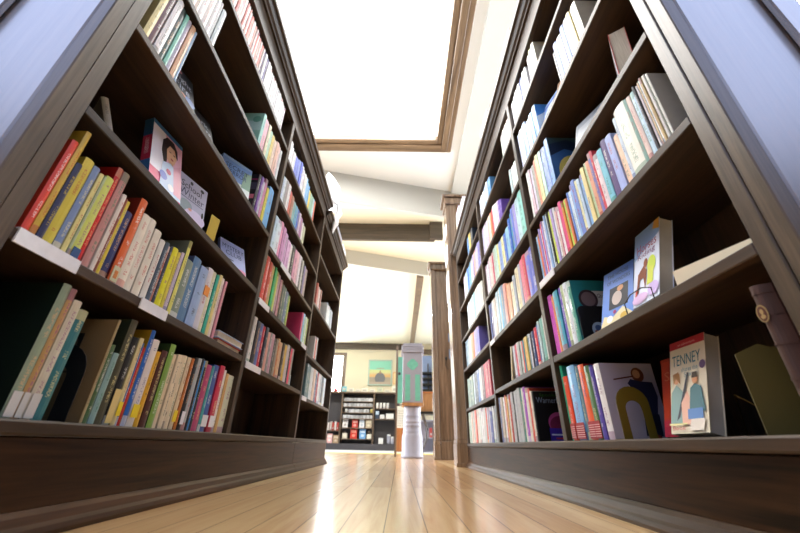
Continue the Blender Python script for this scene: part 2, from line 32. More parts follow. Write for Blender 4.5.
R34=2.2552,0.0411,0.225,0.166,a8a4e0,,;2.2964,0.0227,0.225,0.148,a8a4e0,,;2.3191,0.0226,0.225,0.158,a8a4e0,,;2.3417,0.0506,0.225,0.156,c8c4ec,,;2.3923,0.0418,0.225,0.159,c8c4ec,,;2.4341,0.0297,0.225,0.15,e8b8b0,,;2.4639,0.0253,0.225,0.157,e8b8b0,,;2.4892,0.0265,0.225,0.157,b0a8dc,,;2.5157,0.0292,0.225,0.157,b0a8dc,,;2.545,0.0454,0.225,0.159,dcdcec,,;2.5903,0.0326,0.225,0.143,dcdcec,,;2.6229,0.0268,0.225,0.157,70b4f0,,;2.6498,0.0492,0.225,0.162,70b4f0,,;2.6989,0.0458,0.225,0.154,5890e0,,;2.7448,0.0273,0.225,0.171,5890e0,,;2.7721,0.0488,0.225,0.162,b8d0f0,,;2.8209,0.0404,0.225,0.143,b8d0f0,,;2.8612,0.0455,0.225,0.163,d8d4e8,,;2.9068,0.0422,0.225,0.152,d8d4e8,,
R35=2.4428,0.0494,0.165,0.14,202c3c,,;2.4922,0.036,0.166,0.141,202c3c,,;2.5282,0.0352,0.174,0.146,e8d070,,;2.5634,0.047,0.181,0.136,e8d070,,;2.6104,0.0224,0.181,0.143,4888c8,,;2.6328,0.0419,0.181,0.155,4888c8,,
"""
import bpy, math, random
from mathutils import Vector, Matrix
rnd = random.Random(11)
C = bpy.context.scene.collection
XL, XR = -.631, .555
H = 3.3

# ---------------------------------------------------------------- helpers
def lin(c): return c/12.92 if c <= .04045 else ((c+.055)/1.055)**2.4
def hexc(s): return tuple(lin(int(s[i:i+2], 16)/255) for i in (0, 2, 4))

class MB:
    """collects polygons, links them as one mesh object"""
    def __init__(s): s.v=[]; s.f=[]; s.m=[]; s.col=[]; s.acc=[]; s.uv=[]; s.seed=.5; s.smooth=[]
    def face(s, pts, mat=0, col=(1,1,1), acc=(0,0,0), uv=None, smooth=False):
        n=len(s.v); s.v += [tuple(p) for p in pts]; s.f.append(list(range(n,n+len(pts)))); s.m.append(mat)
        s.col.append(col); s.acc.append(acc); s.uv.append(uv or [(-1,0)]*len(pts)); s.smooth.append(smooth)
    def mesh(s, vs, fs, mat=0, col=(1,1,1), smooth=False):
        n=len(s.v); s.v += [tuple(p) for p in vs]
        for f in fs:
            s.f.append([n+i for i in f]); s.m.append(mat); s.col.append(col); s.acc.append((0,0,0)); s.uv.append([(-1,0)]*len(f)); s.smooth.append(smooth)
    def box(s, a, b, mat=0, col=(1,1,1), bev=0):
        x0,y0,z0=[min(a[i],b[i]) for i in range(3)]; x1,y1,z1=[max(a[i],b[i]) for i in range(3)]
        if bev:
            t=bev; V=[];idx={}
            for i,X in enumerate((x0,x1)):
                for j,Y in enumerate((y0,y1)):
                    for k,Z in enumerate((z0,z1)):
                        sx,sy,sz=(1 if i==0 else -1),(1 if j==0 else -1),(1 if k==0 else -1)
                        for q,p in enumerate(((X,Y+sy*t,Z+sz*t),(X+sx*t,Y,Z+sz*t),(X+sx*t,Y+sy*t,Z))):
                            idx[(i,j,k,q)]=len(V); V.append(p)
            F=[]
            for i in (0,1):
                f=[idx[(i,0,0,0)],idx[(i,1,0,0)],idx[(i,1,1,0)],idx[(i,0,1,0)]]; F.append(f if i else f[::-1])
                f=[idx[(0,i,0,1)],idx[(1,i,0,1)],idx[(1,i,1,1)],idx[(0,i,1,1)]]; F.append(f[::-1] if i else f)
                f=[idx[(0,0,i,2)],idx[(1,0,i,2)],idx[(1,1,i,2)],idx[(0,1,i,2)]]; F.append(f if i else f[::-1])
            for i in (0,1):
                for j in (0,1):
                    f=[idx[(i,j,0,0)],idx[(i,j,0,1)],idx[(i,j,1,1)],idx[(i,j,1,0)]]; F.append(f if (i+j)%2 else f[::-1])
                    f=[idx[(i,0,j,0)],idx[(i,0,j,2)],idx[(i,1,j,2)],idx[(i,1,j,0)]]; F.append(f[::-1] if (i+j)%2 else f)
                    f=[idx[(0,i,j,1)],idx[(0,i,j,2)],idx[(1,i,j,2)],idx[(1,i,j,1)]]; F.append(f if (i+j)%2 else f[::-1])
                    for k in (0,1):
                        f=[idx[(i,j,k,0)],idx[(i,j,k,1)],idx[(i,j,k,2)]]; F.append(f if (i+j+k)%2 else f[::-1])
            s.mesh(V,F,mat,col); return
        V=[(x0,y0,z0),(x1,y0,z0),(x1,y1,z0),(x0,y1,z0),(x0,y0,z1),(x1,y0,z1),(x1,y1,z1),(x0,y1,z1)]
        s.mesh(V,[(3,2,1,0),(4,5,6,7),(0,1,5,4),(1,2,6,5),(2,3,7,6),(3,0,4,7)],mat,col)
    def prism(s, prof, axis, a, b, mat=0, col=(1,1,1)):
        """2D profile extruded; axis 'y': prof=(x,z); 'z': (x,y); 'x': (y,z)"""
        P=lambda p,t: {'y':(p[0],t,p[1]),'z':(p[0],p[1],t),'x':(t,p[0],p[1])}[axis]
        n=len(prof); V=[P(p,a) for p in prof]+[P(p,b) for p in prof]
        s.mesh(V,[list(range(n))[::-1],list(range(n,2*n))]+[[i,(i+1)%n,n+(i+1)%n,n+i] for i in range(n)],mat,col)
    def lathe(s, prof, c, seg=24, mat=0, col=(1,1,1)):
        V=[];F=[]
        for r,z in prof:
            for k in range(seg):
                a=2*math.pi*k/seg; V.append((c[0]+r*math.cos(a),c[1]+r*math.sin(a),c[2]+z))
        for i in range(len(prof)-1):
            for k in range(seg):
                F.append([i*seg+k,i*seg+(k+1)%seg,(i+1)*seg+(k+1)%seg,(i+1)*seg+k])
        F.append(list(range(seg))[::-1]); F.append([(len(prof)-1)*seg+k for k in range(seg)])
        s.mesh(V,F,mat,col,True)
    def tube(s, pts, r, seg=8, mat=0, col=(1,1,1)):
        pts=[Vector(p) for p in pts]; V=[];F=[]
        for i,p in enumerate(pts):
            d=(pts[min(i+1,len(pts)-1)]-pts[max(i-1,0)]).normalized()
            u=d.cross(Vector((0,0,1)) if abs(d.z)<.9 else Vector((1,0,0))).normalized(); w=d.cross(u)
            for k in range(seg):
                a=2*math.pi*k/seg; V.append(p+u*r*math.cos(a)+w*r*math.sin(a))
        for i in range(len(pts)-1):
            for k in range(seg): F.append([i*seg+k,i*seg+(k+1)%seg,(i+1)*seg+(k+1)%seg,(i+1)*seg+k])
        F.append(list(range(seg))); F.append([(len(pts)-1)*seg+k for k in range(seg)])
        s.mesh(V,F,mat,col,True)
    def build(s, name, mats, parent=None, attrs=False, bevel=0):
        off=parent_world(parent)
        if not parent and not name.startswith(('wall','floor','ceiling','trim')):
            b=[[f(v[i] for v in s.v) for f in (min,max)] for i in range(3)]; off=((b[0][0]+b[0][1])/2,(b[1][0]+b[1][1])/2,b[2][0])
            loc=off
        else: loc=(0,0,0)
        me=bpy.data.meshes.new(name)
        me.from_pydata([(a-off[0],b-off[1],c-off[2]) for a,b,c in s.v],[],s.f)
        if not isinstance(mats,(list,tuple)): mats=[mats]
        for m in mats: me.materials.append(m)
        me.polygons.foreach_set('material_index',s.m)
        me.polygons.foreach_set('use_smooth',s.smooth)
        if attrs:
            ca=me.color_attributes.new('col','FLOAT_COLOR','CORNER'); aa=me.color_attributes.new('acc','FLOAT_COLOR','CORNER')
            uv=me.uv_layers.new(name='uv'); cd=[];ad=[];ud=[]
            for f,c,a,u in zip(s.f,s.col,s.acc,s.uv):
                for i in range(len(f)):
                    cd += [*c[:3],1.]; ad += [*a[:3],1.]; ud += [u[i][0],u[i][1]]
            ca.data.foreach_set('color',cd); aa.data.foreach_set('color',ad); uv.data.foreach_set('uv',ud)
        me.update(); me.validate()
        o=bpy.data.objects.new(name,me); C.objects.link(o)
        o.location=loc
        if parent: o.parent=parent
        if bevel:
            b=o.modifiers.new('b','BEVEL'); b.width=bevel; b.segments=2; b.limit_method='ANGLE'
        return o

def parent_world(p):
    x=y=z=0
    while p: x+=p.location[0]; y+=p.location[1]; z+=p.location[2]; p=p.parent
    return (x,y,z)
def tag(o,label=None,cat=None,group=None,kind=None):
    if label: o['label']=label
    if cat: o['category']=cat
    if group: o['group']=group
    if kind: o['kind']=kind
    return o
def thing(name,loc,label,cat,group=None):
    o=bpy.data.objects.new(name,None); C.objects.link(o); o.location=loc; o.empty_display_size=.05
    return tag(o,label,cat,group)
def struct(o,label=None): o['kind']='structure'; return o

# ---------------------------------------------------------------- materials
def new(name):
    m=bpy.data.materials.new(name); m.use_nodes=True; nt=m.node_tree; return m,nt,nt.nodes['Principled BSDF']
def N(nt,t,**k):
    n=nt.nodes.new(t)
    for a,b in k.items():
        if a in n.inputs: n.inputs[a].default_value=b
        else: setattr(n,a,b)
    return n
def mth(nt,op,a,b=None,c=None):
    n=nt.nodes.new('ShaderNodeMath'); n.operation=op
    for i,x in enumerate((a,b,c)):
        if x is None: continue
        if isinstance(x,(int,float)): n.inputs[i].default_value=x
        else: nt.links.new(x,n.inputs[i])
    return n.outputs[0]
def mixc(nt,f,a,b):
    n=nt.nodes.new('ShaderNodeMix'); n.data_type='RGBA'
    for i,x in ((0,f),(6,a),(7,b)):
        if isinstance(x,(int,float)): n.inputs[i].default_value=x
        elif isinstance(x,tuple): n.inputs[i].default_value=(*x[:3],1)
        else: nt.links.new(x,n.inputs[i])
    return n.outputs[2]
def plain(name,c,rough=.6,metal=0,var=.06,scale=30,spec=.5,coat=0):
    m,nt,b=new(name); c=hexc(c) if isinstance(c,str) else c
    tc=N(nt,'ShaderNodeTexCoord'); no=N(nt,'ShaderNodeTexNoise',Scale=scale,Detail=4.)
    nt.links.new(tc.outputs['Object'],no.inputs['Vector'])
    nt.links.new(mixc(nt,no.outputs[0],tuple(x*(1-var) for x in c),tuple(min(1,x*(1+var)) for x in c)),b.inputs['Base Color'])
    b.inputs['Roughness'].default_value=rough; b.inputs['Metallic'].default_value=metal
    b.inputs['Specular IOR Level'].default_value=spec; b.inputs['Coat Weight'].default_value=coat
    return m
def emis(name,c,s):
    m,nt,b=new(name); b.inputs['Base Color'].default_value=(*c,1); b.inputs['Emission Color'].default_value=(*c,1); b.inputs['Emission Strength'].default_value=s; return m
def wood(name,axis,dark,light,rough=.38,coat=.25,fine=1.):
    m,nt,b=new(name); tc=N(nt,'ShaderNodeTexCoord'); mp=N(nt,'ShaderNodeMapping')
    sc=[26*fine]*3; sc['XYZ'.index(axis)]=1.3*fine; mp.inputs['Scale'].default_value=sc
    nt.links.new(tc.outputs['Object'],mp.inputs[0])
    n1=N(nt,'ShaderNodeTexNoise',Scale=1.,Detail=6.,Roughness=.62,Distortion=.9); n2=N(nt,'ShaderNodeTexNoise',Scale=6.,Detail=3.)
    n3=N(nt,'ShaderNodeTexNoise',Scale=.22,Detail=2.)
    for n in (n1,n2,n3): nt.links.new(mp.outputs[0],n.inputs['Vector'])
    t=mth(nt,'ADD',mth(nt,'MULTIPLY',n1.outputs[0],.6),mth(nt,'ADD',mth(nt,'MULTIPLY',n2.outputs[0],.25),mth(nt,'MULTIPLY',n3.outputs[0],.35)))
    r=N(nt,'ShaderNodeValToRGB'); nt.links.new(t,r.inputs[0]); e=r.color_ramp.elements
    e[0].position=.46; e[0].color=(*dark,1); e[1].position=.72; e[1].color=(*light,1)
    nt.links.new(r.outputs[0],b.inputs['Base Color'])
    b.inputs['Roughness'].default_value=rough; b.inputs['Coat Weight'].default_value=coat; b.inputs['Coat Roughness'].default_value=.25
    bp=N(nt,'ShaderNodeBump',Strength=.12,Distance=.002); nt.links.new(t,bp.inputs['Height']); nt.links.new(bp.outputs[0],b.inputs['Normal'])
    return m
DK,LT=(.013,.0068,.0034),(.058,.031,.0145)
M={}
for a in 'XY': M['w'+a]=wood('dark_wood_'+a,a,DK,LT,rough=.48,coat=.05)
M['wZ']=wood('dark_wood_Z','Z',(.018,.0105,.0055),(.078,.044,.022),rough=.48,coat=.05)
M['wP']=wood('plinth_wood','Y',(.007,.0035,.0018),(.062,.026,.010),rough=.36,coat=.0,fine=.8); M['wP'].node_tree.nodes['Principled BSDF'].inputs['Specular IOR Level'].default_value=.2
M['wZs']=wood('stile_wood','Z',(.032,.022,.013),(.115,.080,.050),fine=1.6)
M['panel']=wood('panel_wood','Z',(.05,.032,.022),(.12,.078,.055),rough=.3,coat=1.,fine=.7); M['panel'].node_tree.nodes['Principled BSDF'].inputs['Coat IOR'].default_value=2.3; M['panel'].node_tree.nodes['Principled BSDF'].inputs['Coat Roughness'].default_value=.18
M['pil']=wood('pilaster_wood','Z',(.10,.06,.035),(.25,.165,.105),rough=.25,coat=.8); M['trimX']=wood('trim_wood','X',(.09,.055,.03),(.26,.17,.10))
M['trimY']=wood('trim_wood_y','Y',(.09,.055,.03),(.26,.17,.10))
M['beam']=wood('beam_wood','X',(.03,.02,.012),(.085,.058,.036))
M['farwood']=wood('far_wood','Z',(.10,.07,.05),(.22,.15,.10))
M['honey']=wood('honey_wood','Z',(.28,.13,.05),(.52,.28,.12))
M['orange']=wood('orange_wood','Z',(.38,.12,.03),(.58,.22,.07),rough=.4)
def floor_mat():
    m,nt,b=new('maple_floor'); tc=N(nt,'ShaderNodeTexCoord'); sp=N(nt,'ShaderNodeSeparateXYZ'); cb=N(nt,'ShaderNodeCombineXYZ')
    nt.links.new(tc.outputs['Object'],sp.inputs[0])
    nt.links.new(sp.outputs[1],cb.inputs[0]); nt.links.new(mth(nt,'ADD',sp.outputs[0],.114+.0855*40),cb.inputs[1])
    br=N(nt,'ShaderNodeTexBrick',Scale=1.); br.offset=.37; br.offset_frequency=2
    br.inputs['Color1'].default_value=(*hexc('e6c897'),1); br.inputs['Color2'].default_value=(*hexc('bf8e55'),1); br.inputs['Mortar'].default_value=(*hexc('4a3018'),1)
    br.inputs['Mortar Size'].default_value=.0011; br.inputs['Brick Width'].default_value=2.6; br.inputs['Row Height'].default_value=.0855; br.inputs['Bias'].default_value=-.15
    nt.links.new(cb.outputs[0],br.inputs['Vector'])
    # grain
    mp=N(nt,'ShaderNodeMapping'); mp.inputs['Scale'].default_value=(34,1.6,1); nt.links.new(tc.outputs['Object'],mp.inputs[0])
    n1=N(nt,'ShaderNodeTexNoise',Scale=1.,Detail=6.,Roughness=.6,Distortion=1.4); nt.links.new(mp.outputs[0],n1.inputs['Vector'])
    g=N(nt,'ShaderNodeMapRange'); g.inputs[1].default_value=.42; g.inputs[2].default_value=.7; nt.links.new(n1.outputs[0],g.inputs[0])
    mx=nt.nodes.new('ShaderNodeMix'); mx.data_type='RGBA'; mx.blend_type='MULTIPLY'
    nt.links.new(mth(nt,'MULTIPLY',g.outputs[0],.55),mx.inputs[0]); nt.links.new(br.outputs[0],mx.inputs[6]); mx.inputs[7].default_value=(*hexc('cfa06a'),1)
    nt.links.new(mx.outputs[2],b.inputs['Base Color'])
    b.inputs['Roughness'].default_value=.33; b.inputs['Coat Weight'].default_value=1.; b.inputs['Coat Roughness'].default_value=.17
    n2=N(nt,'ShaderNodeTexNoise',Scale=7.,Detail=2.); nt.links.new(tc.outputs['Object'],n2.inputs['Vector'])
    h=mth(nt,'SUBTRACT',mth(nt,'MULTIPLY',n2.outputs[0],.5),mth(nt,'MULTIPLY',br.outputs[1],.8))
    bp=N(nt,'ShaderNodeBump',Strength=.25,Distance=.002); nt.links.new(h,bp.inputs['Height']); nt.links.new(bp.outputs[0],b.inputs['Normal'])
    return m
M['floor']=floor_mat()
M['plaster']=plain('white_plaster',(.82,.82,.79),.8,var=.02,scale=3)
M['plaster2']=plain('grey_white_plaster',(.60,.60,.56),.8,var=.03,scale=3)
M['cream']=plain('cream_plaster',(.86,.81,.64),.8,var=.03,scale=2)
M['tile']=plain('pale_floor',(.42,.43,.44),.5); M['yellow']=plain('yellow_strip',(.66,.50,.12),.6)
M['label']=plain('label_card',(.75,.76,.80),.5,var=.12,scale=60)
M['black']=plain('black_metal',(.008,.008,.009),.4); M['mustard']=plain('mustard_metal',(.16,.12,.012),.35)
M['greywhite']=plain('grey_white_paint',(.31,.31,.38),.5,var=.08,scale=14); M['greenp']=plain('green_paint',(.14,.46,.35),.5,var=.2,scale=25)
M['white']=plain('white_paper',(.82,.82,.84),.6,var=.05); M['bluegrey']=plain('blue_grey',(.12,.16,.26),.5)
M['blue']=plain('pale_blue',(.3,.42,.75),.5); M['dark']=plain('dark_shelf',(.075,.07,.08),.5)
M['sky']=emis('coffer_glow',(1,.99,.97),COFFER_GLOW); M['win']=emis('window_glass',(.93,.96,1),WINS)  # 'sky' is an added glow for the coffer's plain white ceiling
M['lampfar']=emis('far_lamp_glass',(1,.97,.88),FARL); M['lampglass']=emis('lamp_glass',(1,.98,.95),LAMPS)
def page_mat():
    m,nt,b=new('paper_pages'); tc=N(nt,'ShaderNodeTexCoord'); n=N(nt,'ShaderNodeTexNoise',Scale=900.,Detail=1.)
    mp=N(nt,'ShaderNodeMapping'); mp.inputs['Scale'].default_value=(.02,1,.02); nt.links.new(tc.outputs['Object'],mp.inputs[0]); nt.links.new(mp.outputs[0],n.inputs['Vector'])
    nt.links.new(mixc(nt,n.outputs[0],(.42,.37,.28),(.72,.67,.56)),b.inputs['Base Color']); b.inputs['Roughness'].default_value=.8; return m
M['page']=page_mat()
def cover_mat():
    m,nt,b=new('book_cover'); L=nt.links
    col=N(nt,'ShaderNodeAttribute',attribute_name='col'); acc=N(nt,'ShaderNodeAttribute',attribute_name='acc')
    uvn=N(nt,'ShaderNodeUVMap',uv_map='uv'); sp=N(nt,'ShaderNodeSeparateXYZ'); L.new(uvn.outputs[0],sp.inputs[0]); u,v=sp.outputs[0],sp.outputs[1]
    asp=N(nt,'ShaderNodeSeparateColor'); L.new(acc.outputs[0],asp.inputs[0])
    cs=N(nt,'ShaderNodeSeparateColor'); L.new(col.outputs[0],cs.inputs[0])
    seed=mth(nt,'FRACT',mth(nt,'ADD',mth(nt,'MULTIPLY',asp.outputs[0],37.7),mth(nt,'ADD',mth(nt,'MULTIPLY',cs.outputs[1],91.3),mth(nt,'MULTIPLY',cs.outputs[2],53.1))))
    cb=N(nt,'ShaderNodeCombineXYZ'); L.new(mth(nt,'MULTIPLY',u,5.),cb.inputs[0]); L.new(mth(nt,'MULTIPLY',v,95.),cb.inputs[1]); L.new(mth(nt,'MULTIPLY',seed,50.),cb.inputs[2])
    gl=N(nt,'ShaderNodeTexNoise',Scale=1.,Detail=2.); L.new(cb.outputs[0],gl.inputs['Vector'])
    cb2=N(nt,'ShaderNodeCombineXYZ'); L.new(mth(nt,'MULTIPLY',v,5.),cb2.inputs[1]); L.new(mth(nt,'MULTIPLY',seed,80.),cb2.inputs[2])
    sg=N(nt,'ShaderNodeTexNoise',Scale=1.,Detail=1.); L.new(cb2.outputs[0],sg.inputs['Vector'])
    glyph=mth(nt,'MULTIPLY',mth(nt,'GREATER_THAN',gl.outputs[0],.5),mth(nt,'GREATER_THAN',sg.outputs[0],.47))
    inside=mth(nt,'MULTIPLY',mth(nt,'MULTIPLY',mth(nt,'GREATER_THAN',u,.33),mth(nt,'LESS_THAN',u,.67)),mth(nt,'MULTIPLY',mth(nt,'GREATER_THAN',v,.16),mth(nt,'LESS_THAN',v,.9)))
    mask=mth(nt,'MULTIPLY',glyph,inside)
    on=mth(nt,'GREATER_THAN',u,-.5)
    band=mth(nt,'MULTIPLY',on,mth(nt,'ADD',mth(nt,'MULTIPLY',mth(nt,'LESS_THAN',v,.1),mth(nt,'GREATER_THAN',seed,.78)),mth(nt,'MULTIPLY',mth(nt,'GREATER_THAN',v,.9),mth(nt,'LESS_THAN',seed,.12))))
    # worn, slightly mottled print
    tc=N(nt,'ShaderNodeTexCoord'); no=N(nt,'ShaderNodeTexNoise',Scale=35.,Detail=3.); L.new(tc.outputs['Object'],no.inputs['Vector'])
    br=N(nt,'ShaderNodeHueSaturation'); L.new(col.outputs[0],br.inputs['Color']); L.new(mth(nt,'ADD',.85,mth(nt,'MULTIPLY',no.outputs[0],.25)),br.inputs['Value'])
    c1=mixc(nt,mth(nt,'MINIMUM',mth(nt,'ADD',mth(nt,'MULTIPLY',mask,.6),mth(nt,'MULTIPLY',band,.55)),1.),br.outputs[0],acc.outputs[0])
    L.new(c1,b.inputs['Base Color']); b.inputs['Roughness'].default_value=.42; b.inputs['Coat Weight'].default_value=.15; return m
M['cover']=cover_mat()
def print_mat():
    m,nt,b=new('printed_art'); col=N(nt,'ShaderNodeAttribute',attribute_name='col'); nt.links.new(col.outputs[0],b.inputs['Base Color']); b.inputs['Roughness'].default_value=.4; return m
M['print']=print_mat()

# ---------------------------------------------------------------- room
def roombox(name,a,b,mat,struc=True,bev=0):
    m=MB(); m.box(a,b,bev=bev); o=m.build(name,mat); struct(o); return o
roombox('floor',(-3.4,-1.2,-.05),(3,8.1,0),M['floor'])
roombox('trim_5',(-3.4,7.4,.0005),(3,8.1,.003),M['yellow'])
roombox('trim_6',(-3.4,8.1,-.05),(3,12.3,.001),M['tile'])
W=MB()
# far wall with the window opening at the left
wx0,wx1,wz0,wz1=-3.0,-1.98,1.36,2.86
YF=12.2
W.box((-3.4,YF,0),(3,YF+.12,wz0)); W.box((-3.4,YF,wz1),(3,YF+.12,H)); W.box((-3.4,YF,wz0),(wx0,YF+.12,wz1)); W.box((wx1,YF,wz0),(3,YF+.12,wz1))
struct(W.build('wall_far',M['cream']))
w=bpy.data.objects.new('window_1',None); C.objects.link(w); w.location=(-2.49,YF,wz0); struct(w)
f=MB()
for a,b in (((wx0-.1,wz0-.08),(wx1+.12,wz0)),((wx0-.1,wz1),(wx1+.12,wz1+.1)),((wx0-.1,wz0),(wx0,wz1)),((wx1,wz0),(wx1+.12,wz1))):
    f.box((a[0],YF-.04,a[1]),(b[0],YF+.001,b[1]))
f.build('window_frame',M['farwood'],w)
f=MB(); f.box((wx0,YF+.03,2.13),(wx1,YF+.06,2.17)); f.box((-2.47,YF+.03,wz0),(-2.43,YF+.06,wz1)); f.build('sash_bar',M['greywhite'],w)
f=MB(); f.box((wx0,YF+.07,wz0),(wx1,YF+.08,wz1)); f.build('pane',M['win'],w)
# ceiling pieces round the coffer (opening: x -1.75..0.40, y 0.4..3.09)
SX0,SX1,SY0,SY1=-1.75,.385,.2,2.95
c=MB(); c.box((-3.4,SY1,H),(.66,4.3,H+.1)); c.box((-3.4,.2,H),(SX0,SY1,H+.1)); c.box((SX1,.2,H),(.66,SY1,H+.1)); struct(c.build('ceiling',M['plaster']))
c=MB(); c.box((-3.4,4.3,H),(3,YF,H+.1)); struct(c.build('ceiling',M['cream']))
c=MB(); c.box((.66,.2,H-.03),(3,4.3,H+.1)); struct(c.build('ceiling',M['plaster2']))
sk=bpy.data.objects.new('ceiling_coffer',None); C.objects.link(sk); sk.location=((SX0+SX1)/2,1.6,H); struct(sk)
for nm,o0,o1,z0,z1,mt in (('outer_moulding',.17,.12,H-.035,H+.05,0),('middle_moulding',.12,.05,H-.05,H+.05,0),('inner_moulding',.05,-.01,H-.03,H+.05,0)):
    for kind in 'xy':
        f=MB()
        if kind=='y':
            f.box((SX1+o1,SY0,z0),(SX1+o0,SY1+o0,z1),bev=.006); f.box((SX0-o0,SY0,z0),(SX0-o1,SY1+o0,z1),bev=.006)
            f.build(nm,M['trimY'],sk)
        else:
            f.box((SX0-o1,SY1+o1,z0),(SX1+o1,SY1+o0,z1),bev=.006); f.build(nm,M['trimX'],sk)
f=MB(); f.box((SX0-.05,SY0,H+.051),(SX1+.05,SY1+.05,H+.06)); f.build('pane',M['sky'],sk)  # coffer's white ceiling built as an added glowing panel that lights the shelves
# diagonal plaster bulkheads
def bulk(name,p,q,z0,th,mat):
    p=Vector((*p,0)); q=Vector((*q,0)); d=(q-p).normalized(); n=Vector((-d.y,d.x,0))*th; p=p-d*2.2; q=q+d*(2.6 if name=='trim_2' else .35)
    m=MB(); V=[p,q,q+n,p+n]; vs=[(v.x,v.y,z0) for v in V]+[(v.x,v.y,H+.01) for v in V]
    m.mesh(vs,[(3,2,1,0),(4,5,6,7),(0,1,5,4),(1,2,6,5),(2,3,7,6),(3,0,4,7)]); struct(m.build(name,mat))
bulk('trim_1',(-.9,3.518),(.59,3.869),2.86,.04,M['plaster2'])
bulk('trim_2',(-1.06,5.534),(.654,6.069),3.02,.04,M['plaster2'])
roombox('trim_3',(-3.4,4.7,3.01),(.50,4.76,H+.005),M['beam'])
roombox('trim_4',(.42,4.62,3.0),(.62,4.695,H+.005),M['beam'])
roombox('trim_7',(.30,6.5,3.2),(.44,YF,H+.005),M['farwood'])
roombox('trim_8',(-3.4,YF-.06,3.09),(.16,YF,H+.004),M['beam'])
roombox('trim_9',(.75,YF-.06,2.96),(3,YF,3.12),M['farwood'])
roombox('trim_10',(-3.4,YF-.03,0),(3,YF,.14),M['farwood'])

# ceiling lamp near the coffer's far edge
t=thing('ceiling_lamp',(-.085,2.66,H+.05),'round white glass ceiling lamp at the far edge of the ceiling coffer','lamp')
m=MB(); m.lathe([(.05,0),(.06,-.03),(.06,-.06),(.03,-.07)],(-.085,2.66,H+.05)); m.build('ceiling_mount',M['white'],t)
m=MB(); m.lathe([(.06,-.06),(.13,-.07),(.168,-.10),(.165,-.15),(.12,-.19),(.05,-.205),(.01,-.207)],(-.085,2.66,H+.05),32); m.build('glass_shade',M['lampglass'],t)

for lx,ly,lb in ((-.93,8.9,'flat white ceiling lamp beyond the dark beam, straight ahead'),(-2.4,8.9,'unseen flat white lamp added to light the far room, behind the left bookcases')):  # second lamp is out of view, added to brighten the far wall
    t=thing('ceiling_lamp',(lx,ly,H),lb,'lamp')
    m=MB(); m.lathe([(.23,0),(.24,-.02),(.22,-.03)],(lx,ly,H),28); m.build('ceiling_mount',M['white'],t)
    m=MB(); m.lathe([(.215,-.03),(.20,-.07),(.12,-.09),(.01,-.095)],(lx,ly,H),28); m.build('glass_shade',M['lampfar'],t)

